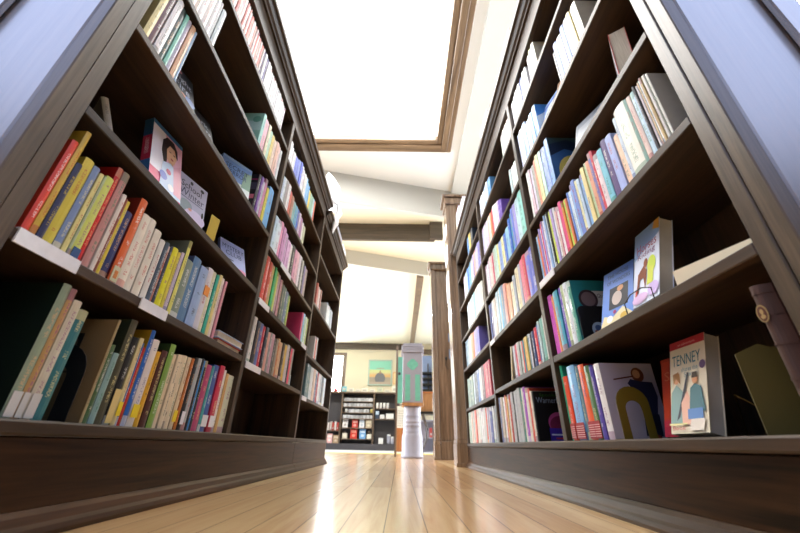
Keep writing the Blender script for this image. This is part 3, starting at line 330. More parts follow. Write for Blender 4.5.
# ---------------------------------------------------------------- bookcases
ZS={'L1':[.178,.458,.748,1.033,1.31,1.58],'L2':[.178,.445,.722,.99,1.275,1.54],'L3':[.178,.423,.70,1.065,1.46],
'R1':[.172,.448,.738,1.022,1.315,1.6],'R2':[.172,.448,.728,1.023,1.308,1.605],'R3':[.172,.43,.748,1.013,1.308,1.6]}
DEP=.3; TH=.022
def bookcase(side,bays,ys,top,label,stile=True,ztop_open=1.78):
    """ys = divider centre lines; s=+1 faces +x (left case)"""
    s=1 if side=='L' else -1; X=XL if side=='L' else XR
    bx=X-s*DEP
    y0=.42 if stile else ys[0]+.017
    yend=ys[-1]+.02
    t=thing('bookcase',((X+bx)/2,(y0+yend)/2,0),label,'bookcase')
    zb=ZS[bays[0]][0]
    def part(nm,mat,*boxes,bev=.0015,lab=None):
        m=MB()
        for a,b in boxes: m.box(a,b,bev=bev)
        o=m.build(nm,mat,t)
        if lab: o['label']=lab
        return o
    part('plinth_board',M['wP'],((X,y0+.001,.03),(X-s*.02,yend,zb-.026)))
    part('bottom_shelf',M['wY'],((X+s*.007,y0-.004,zb-.024),(bx+s*.012,yend,zb)),bev=.004)
    m=MB(); pr=[(X-s*.005,0),(X+s*.026,0),(X+s*.028,.008),(X+s*.024,.016),(X+s*.018,.022),(X+s*.012,.034),(X+s*.004,.042),(X-s*.005,.042)]
    m.prism(pr if s>0 else pr[::-1],'y',y0-.02 if stile else y0+.001,yend-.002); m.build('base_moulding',M['wP'],t)
    part('back_panel',M['wZ'],((bx,y0+.022,.02),(bx+s*.01,yend-.001,top-.03)))
    if stile:
        m=MB()
        if s>0: m.box((X,.4205,.03),(X-s*.028,.4505,top-.055),bev=.002); m.box((X,.4506,zb+.001),(X-s*.028,.481,top-.055),bev=.0003)
        else: m.box((X,.4205,.03),(X-s*.028,.449,top-.055),bev=.002); m.box((X,.451,zb+.001),(X-s*.028,.481,top-.055),bev=.002)
        m.build('front_stile',M['wZs'],t)
        # end panel: frame and recessed field
        e=part('end_panel',M['panel'],((X-s*.03,.434,.03),(bx,.45,top-.055)))
        fr=MB(); fr.box((X-s*.03,.42,.03),(X-s*.085,.4335,top-.055),bev=.003); fr.box((bx+s*.06,.42,.03),(bx,.4335,top-.055),bev=.003)
        fr.box((X-s*.0855,.4205,.03),(bx+s*.0605,.4335,.2),bev=.003); fr.box((X-s*.0855,.4205,top-.16),(bx+s*.0605,.4335,top-.055),bev=.003)
        fr.build('end_panel_frame',M['panel'],t)
        part('side_board',M['wZ'],((X-s*.03,.452,zb+.001),(bx+s*.012,.481,ztop_open)))
    for i,y in enumerate(ys):
        if i==0: continue
        part('divider' if i<len(ys)-1 else 'side_board',M['wZ'],((X,y-.015,zb+.0005),(bx+s*.012,y+.015,ztop_open)))
        # peg holes as small dark studs
        m=MB()
        n0=0
        for k in range(26):
            z=zb+.1+k*.052
            if z>ztop_open-.06: break
            for xx in (X-s*.05,X-s*.2):
                m.box((xx-.003,y-.0165,z-.003),(xx+.003,y-.0148,z+.003))
        m.build('shelf_pin_strip',M['black'],t)
    lo=[(.4815 if stile else ys[0]+.016)]+[y+.0155 for y in ys[1:-1]]; hi=[y-.0155 for y in ys[1:]]
    for b,a0,a1 in zip(bays,lo,hi):
        for z in ZS[b][1:]:
            part('shelf',M['wY'],((X-s*.001,a0,z-TH),(bx+s*.012,a1,z)),bev=.002)
    part('fascia_board',M['wY'],((X,y0+.001 if not stile else .4815,ztop_open+.0005),(X-s*.02,yend-.001,top-.05)))
    part('top_board',M['wY'],((X-s*.0205,(y0+.001 if not stile else .4815),ztop_open+.001),(bx,yend-.001,ztop_open+.022)))
    m=MB(); z=top-.055
    pr=[(X-s*.025,z),(X+s*.010,z),(X+s*.012,z+.012),(X+s*.022,z+.018),(X+s*.030,z+.030),(X+s*.034,z+.034),(X+s*.046,z+.036),(X+s*.048,z+.055),(X-s*.025,z+.055)]
    m.prism(pr if s>0 else pr[::-1],'y',y0-.03 if stile else y0,yend+(.02 if stile else .005)); m.build('cornice',M['wY'],t)
    return t
def shelf_label(t,side,y0,y1,z):
    s=1 if side=='L' else -1; X=XL if side=='L' else XR
    m=MB(); m.box((X+s*.0005,y0,z-.025),(X+s*.0035,y1,z+.001)); m.box((X-s*.008,y0,z+.0002),(X+s*.003,y1,z+.0018)); o=m.build('shelf_label',M['label'],t); o['label']='white label holder clipped on the shelf edge'
BL=bookcase('L',['L1','L2'],[.42,1.43,2.355],1.93,'tall dark wooden bookcase with two bays, left of the aisle, cornice on top')
BL2=bookcase('L',['L3'],[2.358,3.355],1.865,'lower dark wooden bookcase at the far end of the left row',False,1.74)
BR=bookcase('R',['R1','R2','R3'],[.42,1.312,2.184,3.19],1.965,'long dark wooden bookcase with three bays right of the aisle',ztop_open=1.80)
for a in ((.487,.61,.458),(.795,.90,.458),(1.45,1.62,.445),(1.45,1.58,.722),(2.2,2.32,.722),(1.62,1.8,.99)): shelf_label(BL,'L',*a)
shelf_label(BL2,'L',2.38,2.5,.423)
for a in ((1.15,1.29,.738),(2.05,2.16,.728)): shelf_label(BR,'R',*a)

# ---------------------------------------------------------------- books
def put_book(mc,mp,X,s,y0,th,z,h,dep,col,cov,acc,hard,t_off=0):
    """adds cover to mc and pages to mp; spine faces the aisle"""
    g=.0004; a=y0+g; b=y0+th-g; th=b-a
    bt=.0022 if hard else .0007; ov=.003 if hard else 0
    r=min(.0035,th*.3)
    F=lambda x,y,zz:(X-s*x,y,zz)
    n=4; arc=[]
    for k in range(n+1):
        f=k/n; arc.append((r-(r*math.sin(math.pi*f))*.9 if True else 0, a+th*f))
    out=[(dep,a)]+arc+[(dep,b)]
    inn=[(dep,b-bt),(r+bt,b-bt),(r+bt,a+bt),(dep,a+bt)]
    if s<0: pass
    z0,z1=z,z+h
    # outer skin
    P=out
    for i in range(len(P)-1):
        p,q=P[i],P[i+1]
        spine=1<=i<=n
        c=col if spine else cov
        u0=(p[1]-a)/th; u1=(q[1]-a)/th
        if s>0: u0,u1=1-u0,1-u1
        uv=[(u0,0),(u1,0),(u1,1),(u0,1)] if spine else None
        pts=[F(*p,z0),F(*q,z0),F(*q,z1),F(*p,z1)]
        if s>0: pts=pts
        else: pts=pts[::-1]; uv=uv[::-1] if uv else None
        mc.face(pts,0,c,acc,uv,spine)
    # inner faces and rims
    inside=[(dep,a+bt),(r+bt,a+bt),(r+bt,b-bt),(dep,b-bt)]
    wh=(.6,.58,.52)
    for i in range(3):
        p,q=inside[i],inside[i+1]
        pts=[F(*p,z0),F(*q,z0),F(*q,z1),F(*p,z1)][::-1]
        mc.face(pts if s>0 else pts[::-1],0,wh)
    for zz,fl in ((z0,0),(z1,1)):
        ring=[F(dep,a,zz)]+[F(x,y,zz) for x,y in arc]+[F(dep,b,zz),F(dep,b-bt,zz),F(r+bt,b-bt,zz),F(r+bt,a+bt,zz),F(dep,a+bt,zz)]
        mc.face(ring,0,cov)
    for (p,q) in (((dep,a),(dep,a+bt)),((dep,b-bt),(dep,b))):
        mc.face([F(*p,z0),F(*q,z0),F(*q,z1),F(*p,z1)],0,cov)
    mp.box(F(r+bt+.0003,a+bt+.0002,z0+ov+.0004),F(dep-ov-.001,b-bt-.0002,z1-ov-.0004),1 if mp is mc else 0)

CN=[('cream',(.69,.58,.3)),('pale yellow',(.78,.72,.35)),('blue',(.04,.145,.35)),('peach',(.8,.42,.28)),('olive',(.07,.07,.035)),('sage green',(.25,.32,.22)),('beige',(.38,.3,.14)),('pale blue',(.5,.68,.82)),('pale green',(.55,.7,.5)),('slate blue',(.19,.25,.45)),('black',(.01,.01,.01)),('dark grey',(.05,.05,.05)),('grey',(.25,.25,.25)),('white',(.8,.8,.8)),('cream',(.75,.65,.45)),('tan',(.5,.35,.2)),('brown',(.15,.07,.03)),('maroon',(.09,.02,.02)),
('red',(.6,.03,.02)),('coral',(.72,.2,.14)),('orange',(.7,.2,.03)),('yellow',(.75,.65,.1)),('mustard',(.5,.38,.06)),('lime',(.6,.75,.2)),('green',(.08,.4,.12)),('olive',(.13,.18,.06)),('pale green',(.55,.75,.5)),
('teal',(.05,.3,.3)),('mint',(.3,.7,.6)),('sky blue',(.3,.6,.9)),('pale blue',(.65,.8,.9)),('blue',(.1,.25,.65)),('navy',(.03,.05,.15)),('slate',(.15,.2,.27)),('purple',(.2,.1,.5)),('lilac',(.6,.5,.8)),('pink',(.85,.4,.55)),('pale pink',(.85,.7,.7)),('mauve',(.5,.25,.22)),('magenta',(.5,.1,.45))]
def cname(c):
    g=lambda t: [x**.45 for x in t]
    a=g(c); return min(CN,key=lambda k: sum((x-y)**2 for x,y in zip(a,g(k[1]))))[0]
ORD=['first','second','third','fourth','fifth','sixth','seventh','eighth','ninth','tenth','eleventh','twelfth','thirteenth','fourteenth','fifteenth','sixteenth','seventeenth','eighteenth','nineteenth']
TEN={2:'twenty',3:'thirty',4:'forty',5:'fifty'}
def ordn(i):
    if i<19: return ORD[i]
    n=i+1
    return {20:'twentieth',30:'thirtieth',40:'fortieth',50:'fiftieth'}.get(n) or TEN[n//10]+'-'+ORD[n%10-1]
SH=['bottom shelf','second shelf','third shelf','fourth shelf','fifth shelf','top shelf']
BAY={'L1':'near left bay','L2':'middle left bay','L3':'far left bay','R1':'near right bay','R2':'middle right bay','R3':'far right bay'}
FR=Vector((math.sin(-.0073)*math.cos(.4701),math.cos(-.0073)*math.cos(.4701),math.sin(.4701)))
def px(y,z,X):
    d=Vector((X,y,z-.15)); w=d.dot(FR); U=Vector((0,-math.sin(.4701),math.cos(.4701)))
    return 400+351.57*d.x/w, 266.5-351.57*d.dot(U)/w
rows={}
for line in DATA.strip().split('\n'):
    k,v=line.split('='); L=[]
    for b in v.split(';'):
        y,t,h,d,c,cc,e=b.split(','); L.append([float(y),float(t),float(h),float(d),c,cc,e])
    L.sort(key=lambda r:r[0]); rows[k]=L
allb=[]
for k,L in rows.items():
    side=k[0]; X=XL if side=='L' else XR; z=ZS[k[:2]][int(k[2])]
    for i,b in enumerate(L):
        a0=px(b[0],z,X); a1=px(b[0]+b[1],z,X); a2=px(b[0],z+b[2],X); a3=px(b[0]+b[1],z+b[2],X)
        area=abs((a3[0]-a0[0])*(a2[1]-a1[1])-(a3[1]-a0[1])*(a2[0]-a1[0]))/2
        if a0[1]<0 and a1[1]<0: area=.1
        allb.append((area+(1e5 if b[6] else 0),k,i))
allb.sort(reverse=True)
single=set((k,i) for _,k,i in allb[:280]); detailed=set((k,i) for _,k,i in allb[:170])
stuff=MB(); nstuff=0
special={}
def accent(c,kind):
    lum=.3*c[0]+.6*c[1]+.1*c[2]
    if kind=='ytext': return hexc('c8b040')
    if kind=='rtext': return hexc('c04030')
    if lum>.3: return rnd.choice([(.03,.03,.04),(.4,.03,.03),(.04,.08,.3),(.03,.2,.1),(.25,.05,.2)])
    return rnd.choice([(.8,.8,.75),(.75,.65,.3),(.8,.8,.8),(.7,.4,.2)])
for k,L in rows.items():
    side=k[0]; s=1 if side=='L' else -1; X=(XL if side=='L' else XR)
    bay=k[:2]; sh=int(k[2]); z=ZS[bay][sh]+.0006
    for i,(y,t,h,d,c,cc,e) in enumerate(L):
        # widths shrink slightly, spines stand a little uneven
        Xo=X-s*(.010+rnd.uniform(0,.006)); col=hexc(c); cov=hexc(cc) if cc else tuple(v*.8 for v in col)
        # a gap before the next book decides nothing: neighbours stay separate things
        acc=accent(col,e); hard=(h>.215) or rnd.random()<.25
        if (k,i) not in single:
            put_book(stuff,stuff,Xo,s,y,t,z,h,d,col,cov,acc,False); nstuff+=1; continue
        nb=None
        if i+1<len(L) and L[i+1][0]-(y+t)<.02: nb=cname(hexc(L[i+1][4]))
        elif i>0: nb=cname(hexc(L[i-1][4]))
        size='thin' if t<.014 else ('thick' if t>.032 else ('tall' if h>.225 else ('short' if h<.17 else 'medium')))
        last=SH[sh] if sh<len(ZS[bay])-1 else 'top shelf'
        n=cname(col)
        lab='%s %s book%s, %s on %s, %s'%(size,n,(' beside %s one'%nb) if nb else '',ordn(i),last,BAY[bay])
        grp='books on the %s of the %s'%(last,BAY[bay])
        if (k,i) in detailed:
            o=thing('book',(Xo-s*d/2,y+t/2,z),lab,'book',grp)
            mc=MB(); mp=MB(); put_book(mc,mp,Xo,s,y,t,z,h,d,col,cov,acc,hard)
            mc.build('cover',M['cover'],o,attrs=True); mp.build('pages',M['page'],o)
            if e in ('whitefoot','yellow','white','cream','flower','oband','bluefoot','redfoot'):
                q=MB(); cz={'whitefoot':('c8c6c0',.002,.042),'yellow':('e8d020',.02,.05),'white':('e8e8ec',.015,.05),'cream':('d8c07c',0.004,.075),'flower':('c8c4a0',.004,.04),'oband':('e89030',.55*h,.7*h),'bluefoot':('30507c',.003,.028),'redfoot':('a81c2c',.004,.05)}[e]
                q.box((Xo+s*.0001,y+.0015,z+cz[1]),(Xo+s*.0012,y+t-.0015,z+cz[2]),col=hexc(cz[0]))
                if e=='flower':
                    q.box((Xo+s*.0012,y+t*.3,z+.012),(Xo+s*.0018,y+t*.7,z+.03),col=hexc('c87830'))
                if e=='redfoot':
                    for j in range(6): q.box((Xo+s*.0012,y+.003,z+.009+j*.006),(Xo+s*.0016,y+t-.003,z+.011+j*.006),col=hexc('e0b0b0'))
                oo=q.build('spine_sticker' if e not in('redfoot','bluefoot') else 'foot_band',M['print'],o,attrs=True)
            special[(k,i)]=(o,Xo,y,t,z,h,d)
        else:
            mc=MB(); put_book(mc,mc,Xo,s,y,t,z,h,d,col,cov,acc,hard)
            o=mc.build('book',[M['cover'],M['page']],None,attrs=True); tag(o,lab,'book',grp); special[(k,i)]=(o,Xo,y,t,z,h,d)
o=stuff.build('books',[M['cover'],M['page']],None,attrs=True)
tag(o,'small pastel and dark books filling the farther and higher shelves on both sides','books',kind='stuff')

# printed art on covers -------------------------------------------------
_txt={}
def text_mesh(s):
    if s in _txt: return _txt[s]
    cu=bpy.data.curves.new('t','FONT'); cu.body=s; cu.size=1; cu.resolution_u=2
    ob=bpy.data.objects.new('t',cu); C.objects.link(ob); bpy.context.view_layer.update()
    me=ob.evaluated_get(bpy.context.evaluated_depsgraph_get()).to_mesh()
    V=[v.co.copy() for v in me.vertices]; F=[list(p.vertices) for p in me.polygons]
    ob.to_mesh_clear(); bpy.data.objects.remove(ob); bpy.data.curves.remove(cu)
    xs=[v.x for v in V]; ys=[v.y for v in V]; x0,x1,y0,y1=min(xs),max(xs),min(ys),max(ys)
    _txt[s]=([((v.x-x0)/(x1-x0),(v.y-y0)/(y1-y0)) for v in V],F); return _txt[s]
def art(parent,O,U,Vv,items,name='cover_print'):
    """items drawn in 0..1 on the plane O + u*U + v*Vv"""
    O=Vector(O);U=Vector(U);Vv=Vector(Vv);n=U.cross(Vv).normalized(); m=MB()
    for k,it in enumerate(items):
        off=n*(.0003+.00018*k); P=lambda u,v:O+U*u+Vv*v+off
        c=hexc(it[-1])
        if it[0]=='r': m.face([P(it[1],it[2]),P(it[3],it[2]),P(it[3],it[4]),P(it[1],it[4])],col=c)
        elif it[0]=='e': m.face([P(it[1]+it[3]*math.cos(a*math.pi/12),it[2]+it[4]*math.sin(a*math.pi/12)) for a in range(24)],col=c)
        elif it[0]=='p': m.face([P(*q) for q in it[1]],col=c)
        elif it[0]=='t':
            V,F=text_mesh(it[1]); x0,y0,x1,y1=it[2:6]
            m.mesh([P(x0+(x1-x0)*a,y0+(y1-y0)*b) for a,b in V],F,col=c)
    return m.build(name,M['print'],parent,attrs=True)
def face_out(side,x,y,z,w,h,th,yaw,tilt,col,pcol,items,label,spinecol=None,spine_items=None,kind='book',rot=0):
    """book shown cover first; (x,y) = lower far corner of its cover, x measured in from the shelf front"""
    s=1 if side=='L' else -1; X=(XL if side=='L' else XR)-s*x
    wv=Vector((-s*math.sin(yaw),-math.cos(yaw),0))*w        # far corner -> near corner
    nn=Vector((s*math.cos(yaw),-math.sin(yaw),0))            # towards aisle
    up=(Vector((0,0,1))*math.cos(tilt)-nn*math.sin(tilt))*h
    bk=(-nn*math.cos(tilt)-Vector((0,0,1))*math.sin(tilt))*th
    zz=z+.0006+math.sin(tilt)*th
    O=Vector((X,y,zz))
    t=thing('book',(X,y,zz),label,'book')
    m=MB(); c=hexc(col); sc=hexc(spinecol) if spinecol else tuple(v*.8 for v in c)
    k=.0012; e=bk.normalized()*k
    def slab(o,mm,cc,thk):
        A=[o,o+wv,o+wv+up,o+up]; B=[p+thk for p in A]
        fs=[(0,1,2,3),(7,6,5,4),(4,5,1,0),(5,6,2,1),(6,7,3,2),(7,4,0,3)]
        mm.mesh(A+B,fs,col=cc)
    slab(O,m,c,e); slab(O+bk-e,m,c,e)
    # spine: near side on the left case, far side on the right case
    sp=O+wv if side=='L' else O
    inn=(-wv if side=='L' else wv).normalized()*k
    A=[sp,sp+bk,sp+bk+up,sp+up]; m.mesh(A+[p+inn for p in A],[(0,1,2,3),(7,6,5,4),(4,5,1,0),(5,6,2,1),(6,7,3,2),(7,4,0,3)],col=sc)
    m.build('cover',M['print'],t,attrs=True)
    g=MB(); i=.003; wn=wv.normalized(); un=up.normalized(); bn=bk.normalized()
    o=O+wn*(.002)+un*i*.6+bn*(k*1.1); A=[o,o+wn*(w-.004),o+wn*(w-.004)+un*(h-i*1.2),o+un*(h-i*1.2)]; B=[p+bn*(th-2.2*k) for p in A]
    g.mesh(A+B,[(0,1,2,3),(7,6,5,4),(4,5,1,0),(5,6,2,1),(6,7,3,2),(7,4,0,3)]); g.build('pages',M['page'],t)
    # art: u runs left->right as read from the aisle
    if side=='L': art(t,O+wv,-wv,up,items)
    else: art(t,O,wv,up,items)
    if spine_items:
        if side=='L': art(t,O+wv+bk,-bk,up,spine_items,'spine_print')
    return t

Z1=ZS['L1']; ZR=ZS['R1']
face_out('L',.02,.835,Z1[2],.12,.252,.028,.14,.28,'f0b8c8','',[('r',0,0,1,.25,'e84878'),('r',0,.25,.4,1,'f4eef4'),('r',.0,.93,1,1,'3878a8'),('p',[(.42,.4),(.3,.62),(.32,.8),(.45,.9),(.68,.91),(.82,.82),(.84,.68),(.72,.74),(.5,.7),(.48,.5)],'2c1c1c'),('p',[(.48,.55),(.46,.7),(.55,.8),(.72,.8),(.8,.68),(.74,.56),(.64,.5)],'e8b890'),('p',[(.56,.4),(.57,.55),(.68,.55),(.7,.4)],'e0a880'),('r',.54,.69,.6,.705,'2c1c1c'),('r',.68,.69,.74,.705,'2c1c1c'),('e',.64,.6,.05,.015,'b04848'),('p',[(.3,.05),(.35,.45),(.6,.52),(.9,.45),(1,.05)],'c8daf4'),('p',[(.75,.1),(.7,.5),(.92,.6),(1,.4),(1,.1)],'e8a8b8'),('e',.4,.25,.12,.06,'6878d0'),('e',.65,.15,.1,.05,'f4f4f8'),('e',.55,.36,.08,.04,'d04870')],'pink and white book with a dark-haired girl, face out on the third left shelf','3878b0',[('r',0,0,1,.33,'3878b0'),('r',0,.33,1,.72,'c02848'),('r',0,.72,1,1,'285880'),('t','ANN',.3,.42,.7,.68,'f0e0e0')])
face_out('L',.02,.965,Z1[2],.118,.17,.02,.28,.17,'b4b4cc','',[('e',.35,.35,.22,.12,'90a0a8'),('e',.7,.2,.35,.15,'d8cce8'),('r',.08,.5,.92,.52,'70708c'),('t','School',.1,.72,.8,.86,'282838'),('t','Winter',.08,.54,.92,.70,'3c3c58'),('e',.42,.9,.05,.04,'20202c'),('e',.8,.9,.07,.04,'20202c'),('e',.92,.35,.04,.07,'181820'),('e',.5,.3,.06,.03,'d89890')],'lilac-grey picture book with dark lettering, leaning face out beside the pink one')
face_out('L',.02,1.335,Z1[2],.125,.17,.014,.45,.36,'b8c4f0','',[('r',0,0,1,.22,'f0d8e8'),('t','MYSTERY',.08,.72,.95,.86,'28407c'),('t','CLUB',.2,.54,.85,.68,'34508c'),('e',.8,.15,.18,.09,'e890b8'),('r',.2,.38,.5,.42,'606890')],'pale blue and pink thin book reclining behind the yellow marker, third left shelf')
m=MB(); m.box((-.0,0,0),(.0012,.038,.085),bev=.0003); m.box((-.03,.002,0),(-.0001,.036,.0012))
o=m.build('shelf_marker',plain('yellow_card',(.55,.40,.04),.5)); o.location=(XL-.022,1.0,Z1[2]+.0006); o.rotation_euler=(0,0,-.3); tag(o,'small blank yellow card marker standing on the third left shelf','marker')
face_out('L',.02,.768,Z1[3],.10,.20,.018,.2,.35,'20242c','',[('t','Night',.1,.62,.9,.78,'d8d8e0'),('t','Fire',.2,.42,.8,.58,'c8d0e0'),('e',.5,.2,.4,.15,'d87848'),('e',.3,.88,.2,.06,'c88890'),('e',.8,.3,.2,.1,'4868a8'),('e',.6,.12,.15,.06,'e8c860')],'dark book with pale title and orange picture, first face-out on fourth left shelf')
face_out('L',.02,.895,Z1[3],.115,.155,.015,.25,.4,'15181c','',[('t','Dark',.15,.6,.85,.76,'b8c0c8'),('t','Secrets',.08,.4,.92,.54,'b8c0c8'),('r',.2,.2,.8,.24,'707880'),('e',.5,.12,.2,.03,'505860')],'black book with small pale lettering, face out between dark and grey ones')
face_out('L',.02,1.01,Z1[3],.11,.11,.012,.3,.5,'8c929c','',[('r',.05,.05,.95,.95,'9aa0ac'),('e',.5,.5,.3,.3,'b8bcc4')],'grey thin book leaning low before the blue picture book, fourth left shelf')
face_out('L',.02,1.195,Z1[3],.138,.20,.02,.6,.17,'88b0e8','',[('r',0,0,1,.42,'e8f4f4'),('p',[(.7,.35),(.75,.8),(1,.85),(1,.35)],'88b098'),('t','SECRET',.12,.70,.88,.82,'28386c'),('t','TERROR',.16,.55,.85,.67,'34487c'),('e',.35,.38,.12,.1,'1c2024'),('e',.34,.36,.08,.07,'e8d0b8'),('e',.5,.95,.5,.04,'a8c8f0')],'light blue and white picture book angled to the entrance on fourth left shelf')
# books lying at the end of the second left shelf
def flat_book(corner,ux,uy,th,col,label,z,pitch=0):
    t=thing('book',(*corner,z),label,'book'); O=Vector((*corner,z+.0006)); U=Vector((*ux,0)); V=Vector((*uy,pitch)); n=Vector((0,0,1))
    def slab(mm,o,u,v,t_,c): 
        A=[o,o+u,o+u+v,o+v]; B=[p+n*t_ for p in A]; mm.mesh(A+B,[(3,2,1,0),(4,5,6,7),(0,1,5,4),(1,2,6,5),(2,3,7,6),(3,0,4,7)],col=c)
    m=MB(); slab(m,O,U,V,.0014,hexc(col)); slab(m,O+n*(th-.0014),U,V,.0014,hexc(col))
    uu=V.normalized()*.0014; slab(m,O+n*.0014,U,uu,th-.0028,hexc(col)) ; m.build('cover',M['print'],t,attrs=True)
    g=MB(); slab(g,O+U*.02+V*.02+n*.0016,U*.96,V*.95,th-.0032,(1,1,1)); g.build('pages',M['page'],t); return t
flat_book((XL-.145,1.215),(.0,.19),(.135,.0),.016,'d42828','red book lying flat under a pale blue one at the second left shelf end',Z1[1])
flat_book((XL-.15,1.205),(.01,.19),(.143,-.005),.024,'a8c0e8','pale blue paperback lying on the red book, second left shelf',Z1[1]+.0175)

# right: face-out books
tn=face_out('R',.04,.852,ZR[0],.108,.208,.03,0,.30,'e4d8bc','',[('r',0,.91,1,1,'a82838'),('t','an adventure',.25,.935,.75,.965,'e0b0b0'),('t','TENNEY',.08,.71,.88,.83,'2c7884'),('e',.92,.665,.08,.045,'5c3c68'),('t','shares the',.35,.63,.8,.68,'68909c'),('t','Stage',.42,.56,.78,.62,'68909c'),('e',.2,.56,.08,.055,'d8a078'),('p',[(.12,.5),(.1,.62),(.3,.62),(.32,.5),(.27,.64)],'b88850'),('p',[(.02,.1),(.06,.42),(.2,.5),(.38,.42),(.4,.1)],'88a8a4'),('p',[(.2,.12),(.3,.16),(.56,.6),(.52,.62)],'3c3c48'),('p',[(.36,.08),(.34,.3),(.5,.42),(.62,.3),(.58,.08)],'e8b49c'),('e',.72,.53,.075,.055,'d89c70'),('p',[(.64,.54),(.66,.6),(.78,.6),(.8,.54)],'3c2c24'),('p',[(.56,.2),(.6,.44),(.72,.48),(.88,.44),(.96,.2)],'4c7880'),('r',.52,.13,.9,.23,'5c88c0'),('p',[(.55,.02),(.6,.13),(.95,.13),(.9,.02)],'e8dccc'),('t','Book',.1,.03,.45,.07,'c04038'),('r',.0,.08,.5,.095,'f0e8a0')],'cream paperback with red top band and two young musicians, bottom right shelf')
face_out('R',.078,.93,ZR[0],.11,.185,.02,0,.25,'b83c1c','',[('r',0,0,1,.12,'a01c38'),('r',0,.12,1,.2,'b82c44'),('t','So',.1,.7,.5,.82,'c8704c'),('t','er',.55,.68,.9,.78,'c8704c'),('t','or',.25,.34,.7,.42,'d89878'),('r',0,.96,1,1,'a03018')],'orange book with a red foot, half hidden behind the cream paperback')
face_out('R',.02,.985,ZR[1],.118,.19,.016,.2,.32,'6c94e0','',[('t','THE HOUSE',.15,.86,.85,.93,'28406c'),('t','OF WONDERS',.15,.74,.9,.81,'28406c'),('r',.25,.28,.85,.66,'202430'),('e',.5,.45,.16,.12,'c8b8b0'),('e',.6,.6,.1,.05,'d8a070'),('p',[(0,0),(.1,.2),(.4,.14),(.7,.26),(1,.1),(1,0)],'e4d8a8'),('e',.3,.12,.1,.06,'f4f0f0'),('e',.75,.1,.12,.06,'d8b040'),('e',.45,.22,.05,.03,'b04880')],'blue picture book with dark square picture, face out beside the horse book')
hb=face_out('R',.024,.832,ZR[1]+.0038,.10,.222,.032,0,.30,'dce4f4','',[('p',[(0,.62),(0,1),(1,1),(1,.8)],'88a8d0'),('p',[(.75,.9),(.8,1),(1,1),(1,.85)],'e0a840'),('t','Horses',.12,.68,.9,.8,'a83850'),('t','Riding',.16,.58,.85,.67,'804878'),('e',.72,.44,.16,.11,'c8dc48'),('p',[(.55,.2),(.6,.45),(.8,.4),(.78,.2)],'d0d850'),('p',[(.15,.16),(.2,.4),(.42,.48),(.55,.4),(.5,.16),(.42,.32),(.28,.32),(.22,.16)],'7c3c1c'),('e',.5,.5,.08,.06,'8c4820'),('p',[(.1,.1),(.12,.22),(.2,.22),(.16,.1)],'c84838'),('e',.3,.08,.3,.06,'d8b8e0'),('e',.8,.12,.2,.08,'c8b0e0')],'thick paperback with brown horse and lime shape, face out on second right shelf')
face_out('R',.10,.715,ZR[3],.125,.205,.042,-.65,.06,'b83028','',[('r',0,0,.9,1,'e4e4ea')],'thick hardcover with red edges standing open side out, fourth right shelf','8c2020')
face_out('R',.015,.875,ZR[3],.115,.15,.012,.35,.3,'5c6474','',[('r',.1,.2,.9,.8,'78808c')],'grey-blue thin book leaning low on the fourth right shelf')
face_out('R',.02,1.05,ZR[4],.115,.165,.02,.2,.25,'88a8e0','',[('e',.5,.5,.4,.3,'c8d8f4'),('r',0,.8,1,.9,'486cb8')],'pale blue picture book leaning face out on the fifth right shelf')
face_out('R',.02,.92,ZR[4],.06,.15,.01,.3,.3,'8c6034','',[('r',.1,.1,.9,.4,'b8865c')],'small brown book leaning by white ones, fifth right shelf')
# book lying flat near the right stile
flat_book((XR+.010,.66),(.045,-.145),(.13,.03),.034,'e8dcc0','cream paperback lying flat near the stile on the second right shelf',ZR[1])
# leather book and mustard folder at the right stile, bottom shelf
mc=MB(); mp=MB(); t=thing('book',(XR+.08,.575,ZR[0]),'dark reddish-brown leather book with a gold emblem on its rounded spine','book')
def leather():
    y=.503; th=.034; h=.215; d=.14; X=XR+.008; z=ZR[0]+.0006
    n=10; out=[(X+d,y)]+[(X+.016-.016*math.sin(math.pi*k/n),y+th*k/n) for k in range(n+1)]+[(X+d,y+th)]
    o=MB(); o.prism(out,'z',z,z+h); 
    for hh in (.03,.07,.12,.165,.2):
        o.prism([(a-.0015 if a<X+.05 else a-.05,b) for a,b in out],'z',z+hh,z+hh+.003)
    o.build('cover',wood('brown_leather','Z',(.022,.008,.005),(.065,.022,.013),rough=.6,coat=0),t)
    g=MB(); g.box((X+.02,y+.003,z+h+.0001),(X+d-.003,y+th-.003,z+h+.0006)); g.build('pages',M['page'],t)
    art(t,(X-.0017,y+.026,z+.155),(0,-.018,0),(0,0,.028),[('e',.5,.5,.5,.5,'8c7850'),('e',.5,.5,.4,.42,'4c2418'),('e',.5,.6,.16,.16,'9c8458'),('e',.5,.32,.22,.12,'9c8458')],'emblem')
leather()
def plate(name,pts,thick,org,U,mat,label,cat,foot=None):
    """upright plate: pts (u,z) outline"""
    m=MB(); O=Vector(org); U=Vector(U).normalized(); n=U.cross(Vector((0,0,1))).normalized()*thick
    V=[O+U*a+Vector((0,0,b)) for a,b in pts]; k=len(V)
    m.mesh(V+[v+n for v in V],[list(range(k)),list(range(k,2*k))[::-1]]+[[i,k+i,k+(i+1)%k,(i+1)%k] for i in range(k)])
    t=thing(name,org,label,cat); m.build('upright_plate',mat,t)
    if foot:
        f=MB(); A=O+U*foot[0]; Bv=O+U*foot[1]; dd=Vector(foot[2]); V=[A,Bv,Bv+dd,A+dd]
        f.mesh([(*v.xy,org[2]) for v in V]+[(*v.xy,org[2]+.001) for v in V],[(3,2,1,0),(4,5,6,7),(0,1,5,4),(1,2,6,5),(2,3,7,6),(3,0,4,7)]); f.build('foot_plate',mat,t)
    return t
